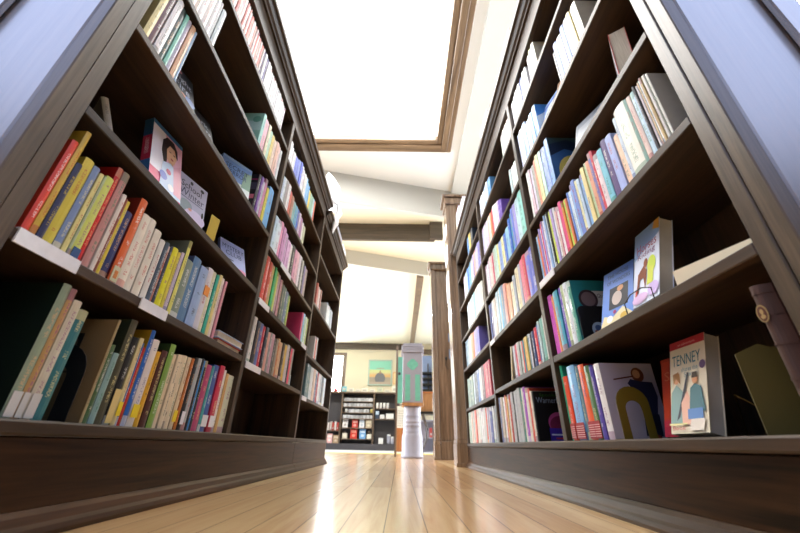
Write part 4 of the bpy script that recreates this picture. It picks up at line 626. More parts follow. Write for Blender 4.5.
def arch(w,h,hole=.5,n=10):
    """arch outline with an inner arch cut up from the bottom"""
    P=[]
    for k in range(n+1):
        a=math.pi*k/n; P.append((w/2-w/2*math.cos(a), h-w/2+w/2*math.sin(a)))
    P=[(0,0)]+P+[(w,0)]
    wi=w*hole; Q=[]
    for k in range(n+1):
        a=math.pi*(1-k/n); Q.append((w/2-wi/2*math.cos(a), h*.72-wi/2+wi/2*math.sin(a)))
    return P+[((w+wi)/2,0)]+Q+[((w-wi)/2,0)]
plate('bookend',arch(.085,.128),.0012,(XR+.012,.985,ZR[0]+.0006),(1,0,0),M['mustard'],'mustard-yellow arched metal bookend before the book with the flute player','bookend',(0,.085,(0,.045,0)))
rr=[(.0,.0),(.0,.10),(.004,.108),(.012,.112),(.085,.112),(.093,.108),(.097,.10),(.097,0)]
plate('bookend',rr,.0012,(XR+.010,1.07,ZR[1]+.0006),(1,0,0),M['black'],'black metal bookend against the teal book, second right shelf','bookend',(0,.09,(0,-.05,0)))
art(bpy.context.scene.objects['bookend.001'],(XR+.04,1.0685,ZR[1]+.01),(.05,0,0),(0,0,.05),[('e',.5,.5,.45,.48,'a8bcd0'),('e',.45,.6,.2,.2,'48608c'),('e',.7,.4,.15,.15,'d8d0c8'),('e',.3,.35,.12,.1,'a86048')],'sticker')
plate('bookend',[(p[0],p[1]) for p in arch(.12,.15,.42)],.0012,(XL-.13,.735,Z1[0]+.0006),(1,0,0),M['black'],'black arched metal bookend holding the brown book upright, bottom left shelf','bookend',(0,.115,(0,-.045,0)))
plate('folder',[(0,0),(0,.13),(.035,.145),(.05,.138),(.11,.15),(.12,0)],.004,(XR+.035,.625,ZR[0]+.0006),(.8,-.42,0),plain('mustard_board',(.085,.065,.008),.6),'mustard-yellow folder standing beside the leather book','folder')
Xo=XL-.10; t=thing('book',(Xo,.613,Z1[2]),'thin cream book with a blue foot standing alone, third left shelf','book')
mc=MB(); mp=MB(); put_book(mc,mp,Xo,1,.604,.017,Z1[2]+.0006,.215,.13,hexc('d8d4c4'),hexc('c8c4b4'),(.2,.2,.2),False); mc.build('cover',M['cover'],t,attrs=True); mp.build('pages',M['page'],t)
q=MB(); q.box((Xo+.0001,.6055,Z1[2]+.001),(Xo+.0012,.6195,Z1[2]+.085),col=hexc('3878b0')); q.build('foot_band',M['print'],t,attrs=True); t.rotation_euler=(math.radians(24),0,-math.radians(38)); t.location=(XL-.10,.69,Z1[2]+.006)
o=bpy.context.scene.objects
t=thing('book',(XR+.012,1.875,.448),'cream book leaning against the end of the row, second shelf, middle right bay','book')
mc=MB(); mp=MB(); put_book(mc,mp,XR+.012,-1,1.85,.022,.4486,.17,.14,hexc('d8ccac'),hexc('d0c4a8'),(.3,.25,.2),False); mc.build('cover',M['cover'],t,attrs=True); mp.build('pages',M['page'],t); t.rotation_euler=(math.radians(15),0,0); t.location.z+=.008
# wire easel in front of the horse book
t=thing('book_stand',(XR+.015,.79,ZR[1]),'black wire stand holding the horse book','stand')
m=MB(); z=ZR[1]+.002
m.tube([(XR+.012,.84,z),(XR+.012,.84,z+.03),(XR+.012,.81,z+.042),(XR+.012,.765,z+.042),(XR+.012,.735,z+.03),(XR+.012,.735,z)],.0014); m.build('front_wire',M['black'],t)
m=MB(); m.tube([(XR+.012,.84,z),(XR+.15,.84,z)],.0014); m.tube([(XR+.012,.735,z),(XR+.15,.735,z)],.0014); m.build('base_wire',M['black'],t)
t=thing('book_stand',(XR+.12,.70,ZR[0]),'thin brass wire stand behind the cream musicians paperback','stand')
m=MB(); m.tube([(XR+.12,.75,ZR[0]+.08),(XR+.13,.64,ZR[0]+.002)],.0012); m.tube([(XR+.12,.75,ZR[0]+.08),(XR+.16,.8,ZR[0]+.002)],.0012); m.build('back_wire',plain('brass_wire',(.4,.28,.1),.3,1),t)
# wire bookend at the end of the second shelf, middle left bay
t=thing('bookend',(XL-.02,2.16,.445),'pale wire bookend at the end of the second shelf, middle left bay','bookend')
m=MB(); m.tube([(XL-.02,2.15,.447),(XL-.02,2.24,.447),(XL-.1,2.24,.447),(XL-.1,2.15,.447)],.0018); m.build('base_wire',M['label'],t)
m=MB(); m.tube([(XL-.02,2.15,.449),(XL-.02,2.15,.51),(XL-.1,2.15,.51),(XL-.1,2.15,.449)],.0018); m.build('upright_wire',M['label'],t)

# art on covers that face the entrance
def near_cover(key,i,items):
    if (key,i) not in special: print('missing',key,i); return
    o,Xo,y,t,z,h,d=special[(key,i)]; s=1 if key[0]=='L' else -1
    if s>0: art(o,(Xo-d,y+.0004,z),(d-.006,0,0),(0,0,h),items)
    else: art(o,(Xo+.006,y+.0004,z),(d-.006,0,0),(0,0,h),items)
near_cover('R10',0,[('r',0,0,1,1,'b8b4cc'),('e',.68,.84,.12,.1,'6c3c24'),('e',.66,.85,.07,.06,'c89878'),('p',[(.45,.72),(.52,.78),(.7,.75),(.92,.74),(.95,.55),(.85,.3),(.6,.3),(.55,.6)],'282c50'),('p',[(.2,.76),(.2,.78),(.6,.83),(.6,.81)],'5c3028'),('p',[(.55,.05),(.6,.32),(.88,.32),(.85,.05)],'1c2440'),('e',.7,.04,.12,.03,'803028')])
near_cover('R11',0,[('r',0,0,1,1,'2a8894'),('r',.28,.55,1,.82,'d8dce0'),('e',.3,.68,.2,.16,'3c3038'),('e',.3,.68,.15,.12,'7c6c74'),('t','Ghost House',.5,.7,.95,.77,'405060'),('r',0,.1,.9,.5,'245c6c')])
for kk,ii in (('R20',0),):
    near_cover(kk,ii,[('r',.0,.0,1,1,'101016'),('t','Spookiest',.15,.88,.85,.96,'3c7c30'),('t','WarnerLove',.04,.76,.96,.88,'9cb4d8'),('e',.62,.36,.32,.22,'b04c8c'),('e',.62,.32,.28,.18,'782850'),('r',.3,.0,.92,.26,'3c28a8'),('r',.34,.12,.86,.15,'c8d0f0'),('r',.45,.05,.8,.08,'b83850')])
near_cover('R13',0,[('r',0,0,1,1,'3c6cb0'),('r',0,.85,1,1,'34505c'),('p',[(0,.6),(.4,.75),(1,.62),(1,.82),(.5,.95),(0,.85)],'182c50'),('e',.55,.25,.42,.36,'d8d070'),('e',.6,.3,.06,.05,'202020')])
near_cover('L10',4,[('r',0,0,1,1,'8c7450'),('r',.3,.62,.6,.85,'1c1c1c'),('e',.45,.74,.1,.08,'5c5044'),('r',.1,.45,.8,.47,'5c4830')])
near_cover('L13',len(rows['L13'])-6,[('r',0,0,1,1,'181a24'),('r',0,.82,1,.86,'a02868'),('r',.1,.55,1,.75,'484860'),('r',0,.3,1,.42,'d87890'),('r',.2,.05,.7,.2,'6c40a0')])
near_cover('L14',len([r for r in rows['L14'] if r[0]<1.0]),[('r',0,0,1,1,'9cd8cc'),('r',0,.45,1,.75,'c0e8e8'),('e',.3,.62,.12,.08,'202c30'),('p',[(.3,.1),(.5,.35),(.8,.3),(.7,.05)],'e0c048'),('e',.8,.8,.15,.1,'70b8a8')])
near_cover('R14',len([r for r in rows['R14'] if r[0]<1.0]),[('r',0,0,1,1,'4890e0'),('p',[(0,.0),(0,.6),(.4,.8),(.7,.4),(1,.5),(1,0)],'d8ecfc'),('e',.7,.6,.25,.15,'183c78')])

# ---------------------------------------------------------------- far room
# wall bookcase under the painting
yb=YF-.03; yf=11.75
t=thing('wall_shelf_unit',(-1.4,(yb+yf)/2,0),'long low dark shelf unit along the far wall under the painting','shelf unit')
def fb(nm,mat,*bx):
    m=MB()
    for a,b in bx: m.box(a,b)
    return m.build(nm,mat,t)
fb('top_board',M['farwood'],((-3.0,yf-.02,1.60),(.02,yb,1.635)))
fb('back_panel',M['dark'],((-3.0,yb-.02,.1),(.0,yb,1.60)))
fb('plinth',M['dark'],((-3.0,yf,0),(.0,yb-.021,.17)))
for x in (-3.0,-1.82,-.82,-.02): fb('upright',M['farwood'],((x-.025,yf,.1701),(x+.02,yb-.021,1.5995)))
SHm=[.30,.60,.86,1.03,1.20,1.36]; SHr=[.86,1.16]; SHl=[.52,]
for z in SHm: fb('shelf',M['farwood'],((-1.799,yf+.01,z-.02),(-.846,yb-.021,z)))
for z in SHr: fb('shelf',M['farwood'],((-.799,yf+.01,z-.02),(-.046,yb-.021,z)))
for z in SHl: fb('shelf',M['farwood'],((-2.979,yf+.01,z-.02),(-1.846,yb-.021,z)))
# rows of small pale cases on the four upper shelves
RN=['lowest','second','third','top']
for r,z in enumerate((.86,1.03,1.20,1.36)):
    n=17
    for k in range(n):
        x=-1.77+k*.0535; h=.10+rnd.uniform(-.012,.004)
        if r==1 and k in (0,1,2,15,16): continue
        g=rnd.uniform(.35,.75); m=MB(); m.box((x,yf+.04,z+.0005),(x+.05,yf+.17,z+h),col=(g,g*1.0,g*1.04)); m.box((x+.012,yf+.0395,z+.02),(x+.035,yf+.0399,z+h-.02),col=(g*.7,g*.75,g*.85))
        o=m.build('disc_case',M['print'],None,attrs=True); tag(o,'pale disc case, %s from the left in the %s row on the far wall shelf'%(ordn(k),RN[r]),'disc case','disc cases on the far wall shelf')
def farbook(x,z,w,h,col,lab,y=yf+.06,lean=.12,sub=None,name='display_book'):
    t=thing(name,(x,y,z),lab,'book'); m=MB(); n=Vector((0,-math.cos(lean),math.sin(lean))); up=Vector((0,math.sin(lean),math.cos(lean)))*h
    O=Vector((x-w/2,y,z+.001)); U=Vector((w,0,0)); B=Vector((0,.03,0)); A=[O,O+U,O+U+up,O+up]; c=hexc(col)
    m.mesh(A+[p+B for p in A],[(0,1,2,3),(7,6,5,4),(4,5,1,0),(5,6,2,1),(6,7,3,2),(7,4,0,3)],col=c); m.build('cover',M['print'],t,attrs=True)
    art(t,O,U,up,[('r',.12,.6,.88,.85,sub or 'e8e8e8'),('e',.5,.32,.25,.15,sub or 'c8c8c8')]); return t
farbook(-1.69,.60,.16,.24,'e8e4e0','white display book, leftmost on the middle far shelf','','x') if False else None
for a in ((-1.68,.60,.16,.25,'e8e4e4','pale display book at the left end of the far shelf\'s fifth row','b0a8a8'),
          (-1.38,.60,.18,.23,'c83830','red display book beside the pale one on the far shelf','e0a098'),
          (-1.17,.60,.15,.25,'eceff4','white display book right of the upper red one, far shelf','c0d0e0'),
          (-.96,.60,.18,.23,'c8b8a0','tan display book at the right end of the far shelf\'s upper display row','e0d8c0'),
          (-1.40,.1705,.20,.27,'c83428','red display book on the far shelf\'s lowest board','e08878'),
          (-1.13,.1705,.19,.27,'70a8e0','light blue display book beside the red one, lowest far board','d0e4f8'),
          (-2.12,.1705,.16,.26,'e8b8b8','pink display book under the window on the lowest far board','f4e0e0'),
          (-1.93,.1705,.18,.22,'b89878','tan display book right of the pink one under the window','d8c8b0')):
    if a[1]<.2: a=(a[0],.1705+.1295,)+a[2:] if a[0]>-1.8 else a
    farbook(a[0],a[1],a[2],a[3],a[4],a[5],sub=a[6])
def block(name,cat,lab,a,b,col,extra=None):
    t=thing(name,((a[0]+b[0])/2,(a[1]+b[1])/2,a[2]),lab,cat); m=MB(); m.box(a,b,col=hexc(col),bev=.006); m.build('body',M['print'],t,attrs=True)
    if extra:
        m=MB(); m.box(*extra[0:2],col=hexc(extra[2])); m.build('lid',M['print'],t,attrs=True)
    return t
def jar(x,y,z,r,h,col,lab,name='cup',cat='cup'):
    t=thing(name,(x,y,z),lab,cat); m=MB(); m.lathe([(r*.8,.001),(r,h*.1),(r,h*.8),(r*.9,h*.85)],(x,y,z),14,col=hexc(col)); m.build('body',M['print'],t,attrs=True)
    m=MB(); m.lathe([(r*.92,h*.85),(r*.92,h),(r*.5,h*1.02)],(x,y,z),14,col=hexc('f4f4f4')); m.build('lid',M['print'],t,attrs=True)
for k,x in enumerate((-.72,-.61,-.50,-.39)): jar(x,yf+.1,1.16,.04,.17,'eeeef0','white lidded cup, %s from the left on the far right-hand shelf'%ORD[k])
block('box','box','wide white box on the right-hand far shelf, lower tier',(-.44,yf+.04,.8605),(-.2,yf+.2,1.0),'f2f2f2',((-.44,yf+.035,1.0005),(-.2,yf+.2,1.02),'e4e4e8'))
block('box','box','small white box beside the wide one on the far shelf',(-.62,yf+.04,.8605),(-.48,yf+.2,.97),'ececf0',((-.62,yf+.035,.9705),(-.48,yf+.2,.985),'f4f4f4'))
block('box','box','blue and white carton at the left of the far right-hand shelf',(-.76,yf+.04,.8605),(-.65,yf+.2,1.1),'384860',((-.755,yf+.038,.98),(-.655,yf+.0395,1.08),'c8dcf0'))
block('box','box','small white box on the lowest board of the far right-hand shelf',(-.64,yf+.04,.1705),(-.5,yf+.2,.32),'f0f0f0',((-.64,yf+.035,.3205),(-.5,yf+.2,.335),'d8d8e0'))
jar(-.33,yf+.1,.1705,.06,.26,'a8a8b8','silver-white jar on the lowest board of the far right-hand shelf','jar','jar')
jar(-.22,yf+.12,.1705,.05,.20,'c8c8d8','short pale jar right of the silver jar on the far shelf','jar','jar')
block('box','box','cream box at the left end of the far shelf, lowest display row',(-1.74,yf+.05,.3005),(-1.60,yf+.18,.45),'e4dccc',((-1.7,yf+.06,.4505),(-1.64,yf+.12,.53),'403838'))
block('box','box','cream box at the right end of the far shelf, lowest display row',(-1.0,yf+.05,.3005),(-.86,yf+.18,.43),'ece8dc',((-.97,yf+.06,.4305),(-.9,yf+.12,.53),'584c44'))
jar(-1.68,yf+.1,1.03,.045,.11,'e8e8e8','white jar at the left end of the third row of discs','jar','jar')
jar(-.89,yf+.1,1.03,.045,.12,'d8c878','cream-yellow jar at the right end of the third row of discs','jar','jar')
for k,(x,c,l) in enumerate(((-2.22,'e8dcd8',0),(-2.14,'c8bcb8',0),(-2.07,'b83c34',.0),(-2.0,'e0d8d8',0),(-1.93,'c05048',0))):
    m=MB(); m.box((x,yf+.05,.5205),(x+.05,yf+.2,.74+.03*(k%2)),col=hexc(c)); m.box((x+.008,yf+.0495,.56),(x+.042,yf+.0499,.6),col=hexc('d8d8d8')); o=m.build('book',M['print'],None,attrs=True); tag(o,'%s book, %s in the short row under the far window'%(('white','grey','red','pale','coral')[k],ORD[k]),'book','books under the far window')
for k,(x,c) in enumerate(((-2.3,'d83838'),(-2.12,'d04048'))):
    m=MB(); m.lathe([(.05,.001),(.07,.03),(.06,.12),(.02,.16)],(x,YF-.1,1.636),12,col=hexc(c)); o=m.build('vase',M['print'],None,attrs=True); tag(o,('left','right')[k]+' red vase on the sill board below the far window','vase','red vases')
# things standing on top of the unit
tops=[(-1.80,.14,.17,'70c0d0','sky blue framed card standing on the far shelf top'),(-1.58,.16,.12,'e8e4d8','cream card left of centre on the far shelf top'),(-1.36,.14,.09,'dcd8d0','low pale box on the far shelf top'),(-1.15,.2,.12,'f0ece0','wide cream box on the far shelf top'),(-.9,.16,.10,'ece8dc','cream carton under the painting\'s left side'),(-.66,.16,.15,'d8e4c8','pale green card under the painting'),(-.42,.18,.09,'e8e8dc','pale box under the painting\'s right side'),(-.2,.14,.2,'f4f0e4','tall cream card at the right end of the far shelf top')]
for x,w_,h_,c,l in tops: block('card_box','box',l,(x-w_/2,yf+.08,1.6355),(x+w_/2,yf+.16,1.6355+h_),c,((x-w_*.3,yf+.078,1.6355+h_*.3),(x+w_*.3,yf+.0799,1.6355+h_*.7),'c8c8c0'))
# painting
t=thing('painting',(-.69,YF-.03,1.95),'framed landscape painting of a dark hill under a green and yellow sky','painting')
m=MB(); 
for a,b in (((-1.09,1.90),(-1.05,2.74)),((-.33,1.90),(-.29,2.74)),((-1.05,1.90),(-.33,1.94)),((-1.05,2.70),(-.33,2.74))): m.box((a[0],YF-.04,a[1]),(b[0],YF-.001,b[1]))
m.build('picture_frame',plain('pale_frame',(.45,.6,.55),.5),t)
m=MB(); m.box((-1.05,YF-.02,1.94),(-.33,YF-.001,2.70)); m.build('canvas',M['white'],t)
art(t,(-1.05,YF-.0205,1.94),(.72,0,0),(0,0,.76),[('r',0,0,1,1,'d8c890'),('r',0,.62,1,1,'88d8c0'),('r',0,.48,1,.62,'d4dc98'),('r',0,.3,1,.42,'e0b878'),('r',0,0,1,.3,'a89c8c'),('e',.5,.25,.24,.25,'6c7078'),('p',[(.44,.45),(.5,.62),(.56,.45)],'a07c60'),('e',.5,.68,.2,.015,'b09870'),('r',0,0,1,.1,'b8a898')],'picture')
m=MB(); m.box((-.26,YF-.008,1.95),(-.1,YF-.0002,2.35),col=hexc('e8b070')); m.box((-.24,YF-.009,1.97),(-.12,YF-.0081,2.33),col=hexc('f0d8a8')); o=m.build('poster',M['print'],None,attrs=True); tag(o,'small orange and cream poster right of the landscape painting','poster')
# pedestal kiosk
kx,ky=.17,5.3
t=thing('pedestal_post',(kx,ky,0),'grey-white turned pedestal carrying a box with green diamond panels','pedestal')
m=MB(); m.lathe([(.148,0),(.148,.03),(.140,.04),(.140,.24),(.132,.28),(.122,.30),(.13,.315),(.122,.33),(.118,.38),(.126,.39),(.118,.40),(.118,.43),(.126,.44),(.118,.45),(.116,.50),(.122,.51),(.116,.52),(.116,.60),(.122,.635)],(kx,ky,0),28); m.build('column',M['greywhite'],t)
m=MB(); m.box((kx-.15,ky-.15,.6355),(kx+.15,ky+.15,.675),bev=.006); m.build('wooden_collar',M['honey'],t)
m=MB(); m.box((kx-.14,ky-.14,.6755),(kx+.14,ky+.14,1.36),bev=.004); m.build('box_body',M['greywhite'],t)
m=MB()
for k,(r,z0,z1) in enumerate(((.165,1.3605,1.40),(.152,1.4005,1.44),(.162,1.4405,1.46),(.14,1.4605,1.50))): m.box((kx-r,ky-r,z0),(kx+r,ky+r,z1),bev=.004)
m.build('stepped_cap',M['greywhite'],t)
for x0 in (-.105,.035):
    m=MB(); m.box((kx+x0,ky-.146,.70),(kx+x0+.07,ky-.1402,1.05),bev=.002); m.build('green_panel',M['greenp'],t)
m=MB(); c=(kx,1.19); r=.08
P=[]
for k in range(24):
    a=2*math.pi*k/24; rr_=r*(.80+.2*abs(math.cos(2*a))); P.append((c[0]+rr_*math.cos(a),c[1]+rr_*math.sin(a)))
m.mesh([(x,ky-.1405,z) for x,z in P]+[(x,ky-.147,z) for x,z in P],[list(range(24))[::-1],list(range(24,48))]+[[i,(i+1)%24,24+(i+1)%24,24+i] for i in range(24)]); m.build('diamond_inset',M['greenp'],t)
# door panel standing behind it, on the left
t=thing('folding_screen',(-.03,5.75,0),'green panelled screen on a wooden post just behind the pedestal','screen')
m=MB(); m.box((-.075,5.72,0),(-.045,5.76,1.60)); m.build('wooden_post',M['farwood'],t)
m=MB(); m.box((-.044,5.725,.72),(.06,5.75,1.42),bev=.003); m.build('green_panel',M['greenp'],t)
m=MB(); m.lathe([(.012,0),(.02,.01),(.02,.03),(.01,.04)],(-.02,5.712,1.14),10); m.build('knob',M['black'],t)
# orange cabinet with a white bag on it
t=thing('small_cabinet',(.02,9.0,0),'orange-brown wooden cabinet left of the pedestal foot','cabinet')
m=MB(); m.box((-.10,8.85,.02),(.18,9.2,.50),bev=.005); m.build('body',M['orange'],t)
m=MB(); m.box((-.08,8.842,.05),(.16,8.8495,.47),bev=.002); m.build('door',M['orange'],t)
m=MB(); m.lathe([(.01,0),(.01,.02)],(.13,8.83,.28),8); m.build('knob',M['black'],t)
t=thing('paper_bag',(.02,9.0,.5005),'white dotted paper bag standing on the orange-brown cabinet','bag')
m=MB(); m.mesh([(-.11,8.88,.501),(.18,8.88,.501),(.18,9.1,.501),(-.11,9.1,.501),(-.08,8.93,.98),(.15,8.93,.95),(.15,9.04,.96),(-.08,9.04,.97)],[(3,2,1,0),(4,5,6,7),(0,1,5,4),(1,2,6,5),(2,3,7,6),(3,0,4,7)]); m.build('bag_body',M['white'],t)
art(t,(-.10,8.879,.505),(.27,0,0),(0,.045,.44),[('r',.1+.16*i,.08+.12*j,.16+.16*i,.12+.12*j,'9098a0') for i in range(5) for j in range(7)])
m=MB(); m.tube([(-.02,8.96,.96),(-.02,8.96,1.04),(.08,8.96,1.04),(.08,8.96,.95)],.006); m.build('handle',M['white'],t)
# rack and table between the pedestal and the right wall
t=thing('display_rack',(1.0,YF-.2,0),'tall pale blue rack with black shelves beyond the pedestal','rack')
m=MB(); m.box((.70,YF-.06,1.5),(1.45,YF-.04,2.90)); m.build('back_panel',M['blue'],t)
m=MB(); m.box((.90,YF-.20,1.4),(.93,YF-.061,2.6)); m.box((.70,YF-.2,0),(.74,YF-.061,1.5)); m.build('upright',M['dark'],t)
for z in (1.55,1.72,1.9,2.08,2.26):
    m=MB(); m.box((.70,YF-.32,z),(1.4,YF-.062,z+.05)); m.build('shelf',M['black'],t)
t=thing('side_table',(.62,7.0,0),'small black table with bowed pale legs right of the pedestal','table')
m=MB(); m.box((.36,6.85,.66),(.75,7.2,.70),bev=.004); m.build('table_top',M['black'],t)
for x,sx in ((.42,1),(.68,-1)):
    for yy in (6.9,7.15):
        m=MB(); m.tube([(x,yy,.66),(x+sx*.07,yy,.45),(x+sx*.06,yy,.25),(x-sx*.02,yy,.08),(x-sx*.03,yy,.0)],.014); m.build('leg',M['dark'],t)
t=thing('carved_figure',(.47,7.0,.7005),'honey-coloured wooden box standing on the small black table','box')
m=MB(); m.box((.38,6.92,.7005),(.60,7.12,1.02),bev=.006); m.build('body',M['honey'],t)
m=MB(); m.box((.37,6.91,1.0205),(.61,7.13,1.05),bev=.004); m.build('lid',M['orange'],t)
t.name='wooden_box'
for k,(x,z,c,l) in enumerate(((.78,.34,'b04848','red book in the low case behind the small table'),(.86,.34,'e0d8d0','white book in the low case behind the small table'),(.94,.34,'507080','blue-grey book in the low case behind the small table'))):
    m=MB(); m.box((x,10.05,z),(x+.06,10.2,z+.22),col=hexc(c)); m.box((x+.01,10.0495,z+.05),(x+.05,10.0499,z+.1),col=hexc('d0d0d0')); o=m.build('book',M['print'],None,attrs=True); tag(o,l,'book','books in the low case')
t=thing('low_case',(.95,10.2,0),'low pale case with an open shelf beyond the small table','cabinet')
m=MB(); m.box((.55,10.35,0),(1.5,10.38,.75)); m.build('back_panel',M['greywhite'],t)
for nm,z in (('shelf',.0),('shelf',.31),('top_board',.72)):
    m=MB(); m.box((.55,10.0,z),(1.5,10.349,z+.0295)); m.build(nm,M['greywhite'],t)
# right pilasters
def pilaster(x0,x1,y0,y1,top,lab,capx):
    t=thing('pilaster',((x0+x1)/2,(y0+y1)/2,0),lab,'pilaster')
    m=MB(); m.box((x0,y0,.201),(x1,y1,top-.12),bev=.004); m.build('shaft',M['pil'],t)
    m=MB(); m.box((x0-.012,y0-.012,0),(x1,y1+.01,.17),bev=.004); m.box((x0-.006,y0-.006,.1705),(x1,y1+.005,.2005),bev=.004); m.box((x0-.022,y0-.022,0),(x1-.001,y0-.0125,.03),bev=.003); m.build('plinth_block',M['pil'],t)
    m=MB(); m.box((x0+.02,y0-.008,.26),(x0+.028,y0-.0005,top-.3),bev=.001); m.box((x1-.026,y0-.008,.26),(x1-.018,y0-.0005,top-.3),bev=.001); m.build('moulded_strip',M['pil'],t)
    m=MB(); m.box((x0-.015,y0-.02,top-.1195),(x1+capx,y1+.02,top-.03),bev=.005); m.box((x0-.04,y0-.045,top-.0295),(x1+capx*1.4,y1+.04,top),bev=.006); m.build('capital',M['pil'],t)
    return t
pa=pilaster(.482,.59,3.25,3.45,2.72,'shining dark wood pilaster at the far end of the right bookcase',.1)
pb=pilaster(.435,.498,4.8,5.0,2.66,'thin wood pilaster at the open edge of the panelled pier',.25)
t=thing('panelled_pier',(.7,4.95,0),'brown panelled wooden pier with switch plates beyond the right bookcase','pier')
m=MB(); m.box((.501,4.83,0),(1.6,5.0,2.55),bev=.004); m.build('panel_board',M['pil'] if False else M['pil'],t)
m=MB(); m.box((.5015,4.79,.0),(1.6,4.8295,.2),bev=.004); m.build('skirting',M['pil'],t)
for k,(u0,z,h_) in enumerate(((.655,1.50,.12),(.655,1.27,.13),(.675,1.02,.14))):
    m=MB(); m.box((u0,4.822,z-h_/2),(u0+.06,4.8295,z+h_/2),bev=.002); pl=m.build('switch_plate',M['bluegrey'],t)
    m=MB(); m.box((u0+.022,4.816,z-.015),(u0+.036,4.8215,z+.015),bev=.001); m.build('switch',M['black'],pl)
m=MB(); m.box((.60,4.815,1.19),(.63,4.8295,1.23),bev=.003); m.build('hook',M['black'],t)
m=MB(); m.tube([(.615,4.812,1.2),(.60,4.812,1.12),(.63,4.812,1.07),(.68,4.812,1.10)],.004); m.build('cord',M['black'],t)
# notices on the pilaster
for k,(z,h_,l) in enumerate(((1.98,.20,'upper white notice card hanging on the pilaster'),(1.62,.30,'large white notice card on the pilaster below the upper one'),(2.28,.13,'small white card high on the pilaster'))):
    m=MB(); m.box((.448-.006*k,3.18,z-h_/2),(.4535-.006*k,3.32,z+h_/2),bev=.002) if False else m.box((.474,3.26,z-h_/2),(.4815,3.43,z+h_/2),bev=.002)
    o=m.build('notice_card',M['white']); tag(o,l,'card')
# white cloth bundle slumped over the top of the lower left case
t=thing('white_cloth',(-.62,2.62,1.87),'crumpled white cloth slumped over the top corner of the lower left bookcase','cloth')
m=MB(); ns,nr=18,16; V=[];F=[]
for i in range(nr+1):
    f=i/nr
    cx=-.685+.06*math.sin(f*2.6); cz=2.36-.60*f; cy=2.50+.06*f; r=(.022+.062*math.sin(math.pi*min(1,f*1.25))**.7*(1 if f<.8 else 1) if f<.8 else .055*(1-(f-.8)/.2)+.012)
    if f>=.62: cx=-.565-.10*(f-.62)
    for k in range(ns):
        a=2*math.pi*k/ns; rr_=r*(1+.22*math.sin(3*a+f*9)+.12*math.sin(7*a-f*5)); V.append((cx+rr_*math.cos(a)*(.8 if f<.6 else .32),cy+rr_*math.sin(a),cz))
for i in range(nr):
    for k in range(ns): F.append([i*ns+k,i*ns+(k+1)%ns,(i+1)*ns+(k+1)%ns,(i+1)*ns+k])
F.append(list(range(ns))); F.append([nr*ns+k for k in range(ns)][::-1]); m.mesh(V,F,smooth=True); m.build('cloth_folds',M['white'],t)
t=thing('paper_stack',(-.62,2.95,1.866),'grey-white papers lying on top of the lower left bookcase','papers')
m=MB(); m.box((-.60,2.75,1.866),(-.85,3.0,1.96),bev=.004); m.build('lower_stack',M['greywhite'],t)
m=MB(); m.box((-.59,3.02,1.866),(-.8,3.2,1.93),bev=.004); m.build('upper_stack',M['label'],t)
# pale things along the top of the right bookcase
for k,(y0,y1,z1,c,l) in enumerate(((2.72,2.86,.22,'d8d4ec','lilac-white box on top of the right bookcase near its far end'),(2.5,2.62,.16,'e8e8f0','white box on the right bookcase top, beside the lilac one'),(1.55,1.75,.10,'f0f0f0','flat white box midway along the right bookcase top'),(1.05,1.2,.08,'f4f4f0','flat white box near the front of the right bookcase top'))):
    t=thing('box',(XR+.05,(y0+y1)/2,1.9655),l,'box'); m=MB(); m.box((XR-.03,y0,1.9655),(XR+.12,y1,1.9655+z1),col=hexc(c),bev=.004); m.build('body',M['print'],t,attrs=True)
    m=MB(); m.box((XR-.032,y0-.002,1.966+z1),(XR+.122,y1+.002,1.972+z1),col=hexc(c)); m.build('lid',M['print'],t,attrs=True)

# ---------------------------------------------------------------- camera, world, view
cam=bpy.data.cameras.new('camera'); co=bpy.data.objects.new('camera',cam); C.objects.link(co)
f_,p_,y_,r_=351.57,.4701,-.0073,.0186
Fv=Vector((math.sin(y_)*math.cos(p_),math.cos(y_)*math.cos(p_),math.sin(p_))); Rv=Vector((math.cos(y_),-math.sin(y_),0)); Uv=Rv.cross(Fv)
R2=Rv*math.cos(r_)+Uv*math.sin(r_); U2=-Rv*math.sin(r_)+Uv*math.cos(r_)
mt=Matrix((( R2.x,U2.x,-Fv.x,0),(R2.y,U2.y,-Fv.y,0),(R2.z,U2.z,-Fv.z,.15),(0,0,0,1))); co.matrix_world=mt
cam.sensor_width=36; cam.lens=36*f_/800; cam.clip_start=.02
cam.dof.use_dof=True; cam.dof.focus_distance=1.25; cam.dof.aperture_fstop=3.6
sc=bpy.context.scene; sc.camera=co
wd=bpy.data.worlds.new('world'); sc.world=wd; wd.use_nodes=True; nt=wd.node_tree; bg=nt.nodes['Background']; 
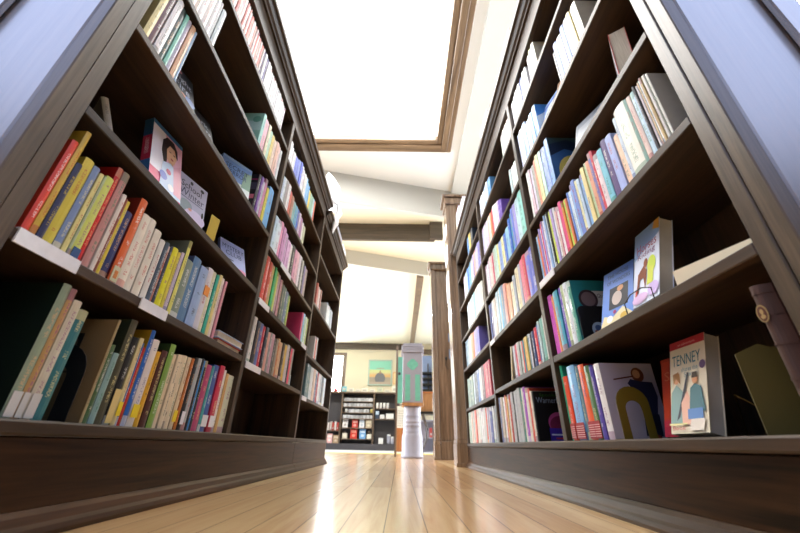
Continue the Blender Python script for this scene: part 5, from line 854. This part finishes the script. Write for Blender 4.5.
tc=nt.nodes.new('ShaderNodeTexCoord'); sp=nt.nodes.new('ShaderNodeSeparateXYZ'); nt.links.new(tc.outputs['Generated'],sp.inputs[0])
yr=nt.nodes.new('ShaderNodeMapRange'); yr.interpolation_type='SMOOTHSTEP'; yr.inputs[1].default_value=-.25; yr.inputs[2].default_value=.2; nt.links.new(sp.outputs[1],yr.inputs[0])
side=mth(nt,'MULTIPLY',mth(nt,'MULTIPLY',mth(nt,'POWER',mth(nt,'ABSOLUTE',sp.outputs[0]),3.),SIDE),yr.outputs[0])
mr=nt.nodes.new('ShaderNodeMapRange'); mr.interpolation_type='SMOOTHSTEP'; mr.inputs[1].default_value=.30; mr.inputs[2].default_value=.62; nt.links.new(sp.outputs[2],mr.inputs[0])
xr=nt.nodes.new('ShaderNodeMapRange'); xr.interpolation_type='SMOOTHSTEP'; xr.inputs[1].default_value=.28; xr.inputs[2].default_value=.5; nt.links.new(mth(nt,'ABSOLUTE',sp.outputs[0]),xr.inputs[0])
hi=mth(nt,'MULTIPLY',mth(nt,'MULTIPLY',mr.outputs[0],xr.outputs[0]),mth(nt,'MULTIPLY',mth(nt,'LESS_THAN',sp.outputs[1],-.12),HIGH))
cs=mixc(nt,0.,(1,1,1),(1,1,1))
v1=nt.nodes.new('ShaderNodeVectorMath'); v1.operation='SCALE'; v1.inputs[0].default_value=(.93,.97,1); nt.links.new(mth(nt,'ADD',side,0.),v1.inputs[3])
v2=nt.nodes.new('ShaderNodeVectorMath'); v2.operation='SCALE'; v2.inputs[0].default_value=WCOL; nt.links.new(mth(nt,'ADD',hi,BASE),v2.inputs[3])
v3=nt.nodes.new('ShaderNodeVectorMath'); v3.operation='ADD'; nt.links.new(v1.outputs[0],v3.inputs[0]); nt.links.new(v2.outputs[0],v3.inputs[1])
nt.links.new(v3.outputs[0],bg.inputs[0]); bg.inputs[1].default_value=1.

sc.view_settings.view_transform='Standard'; sc.view_settings.look='None'; sc.view_settings.gamma=1; sc.view_settings.use_curve_mapping=False; sc.view_settings.exposure=EXPO
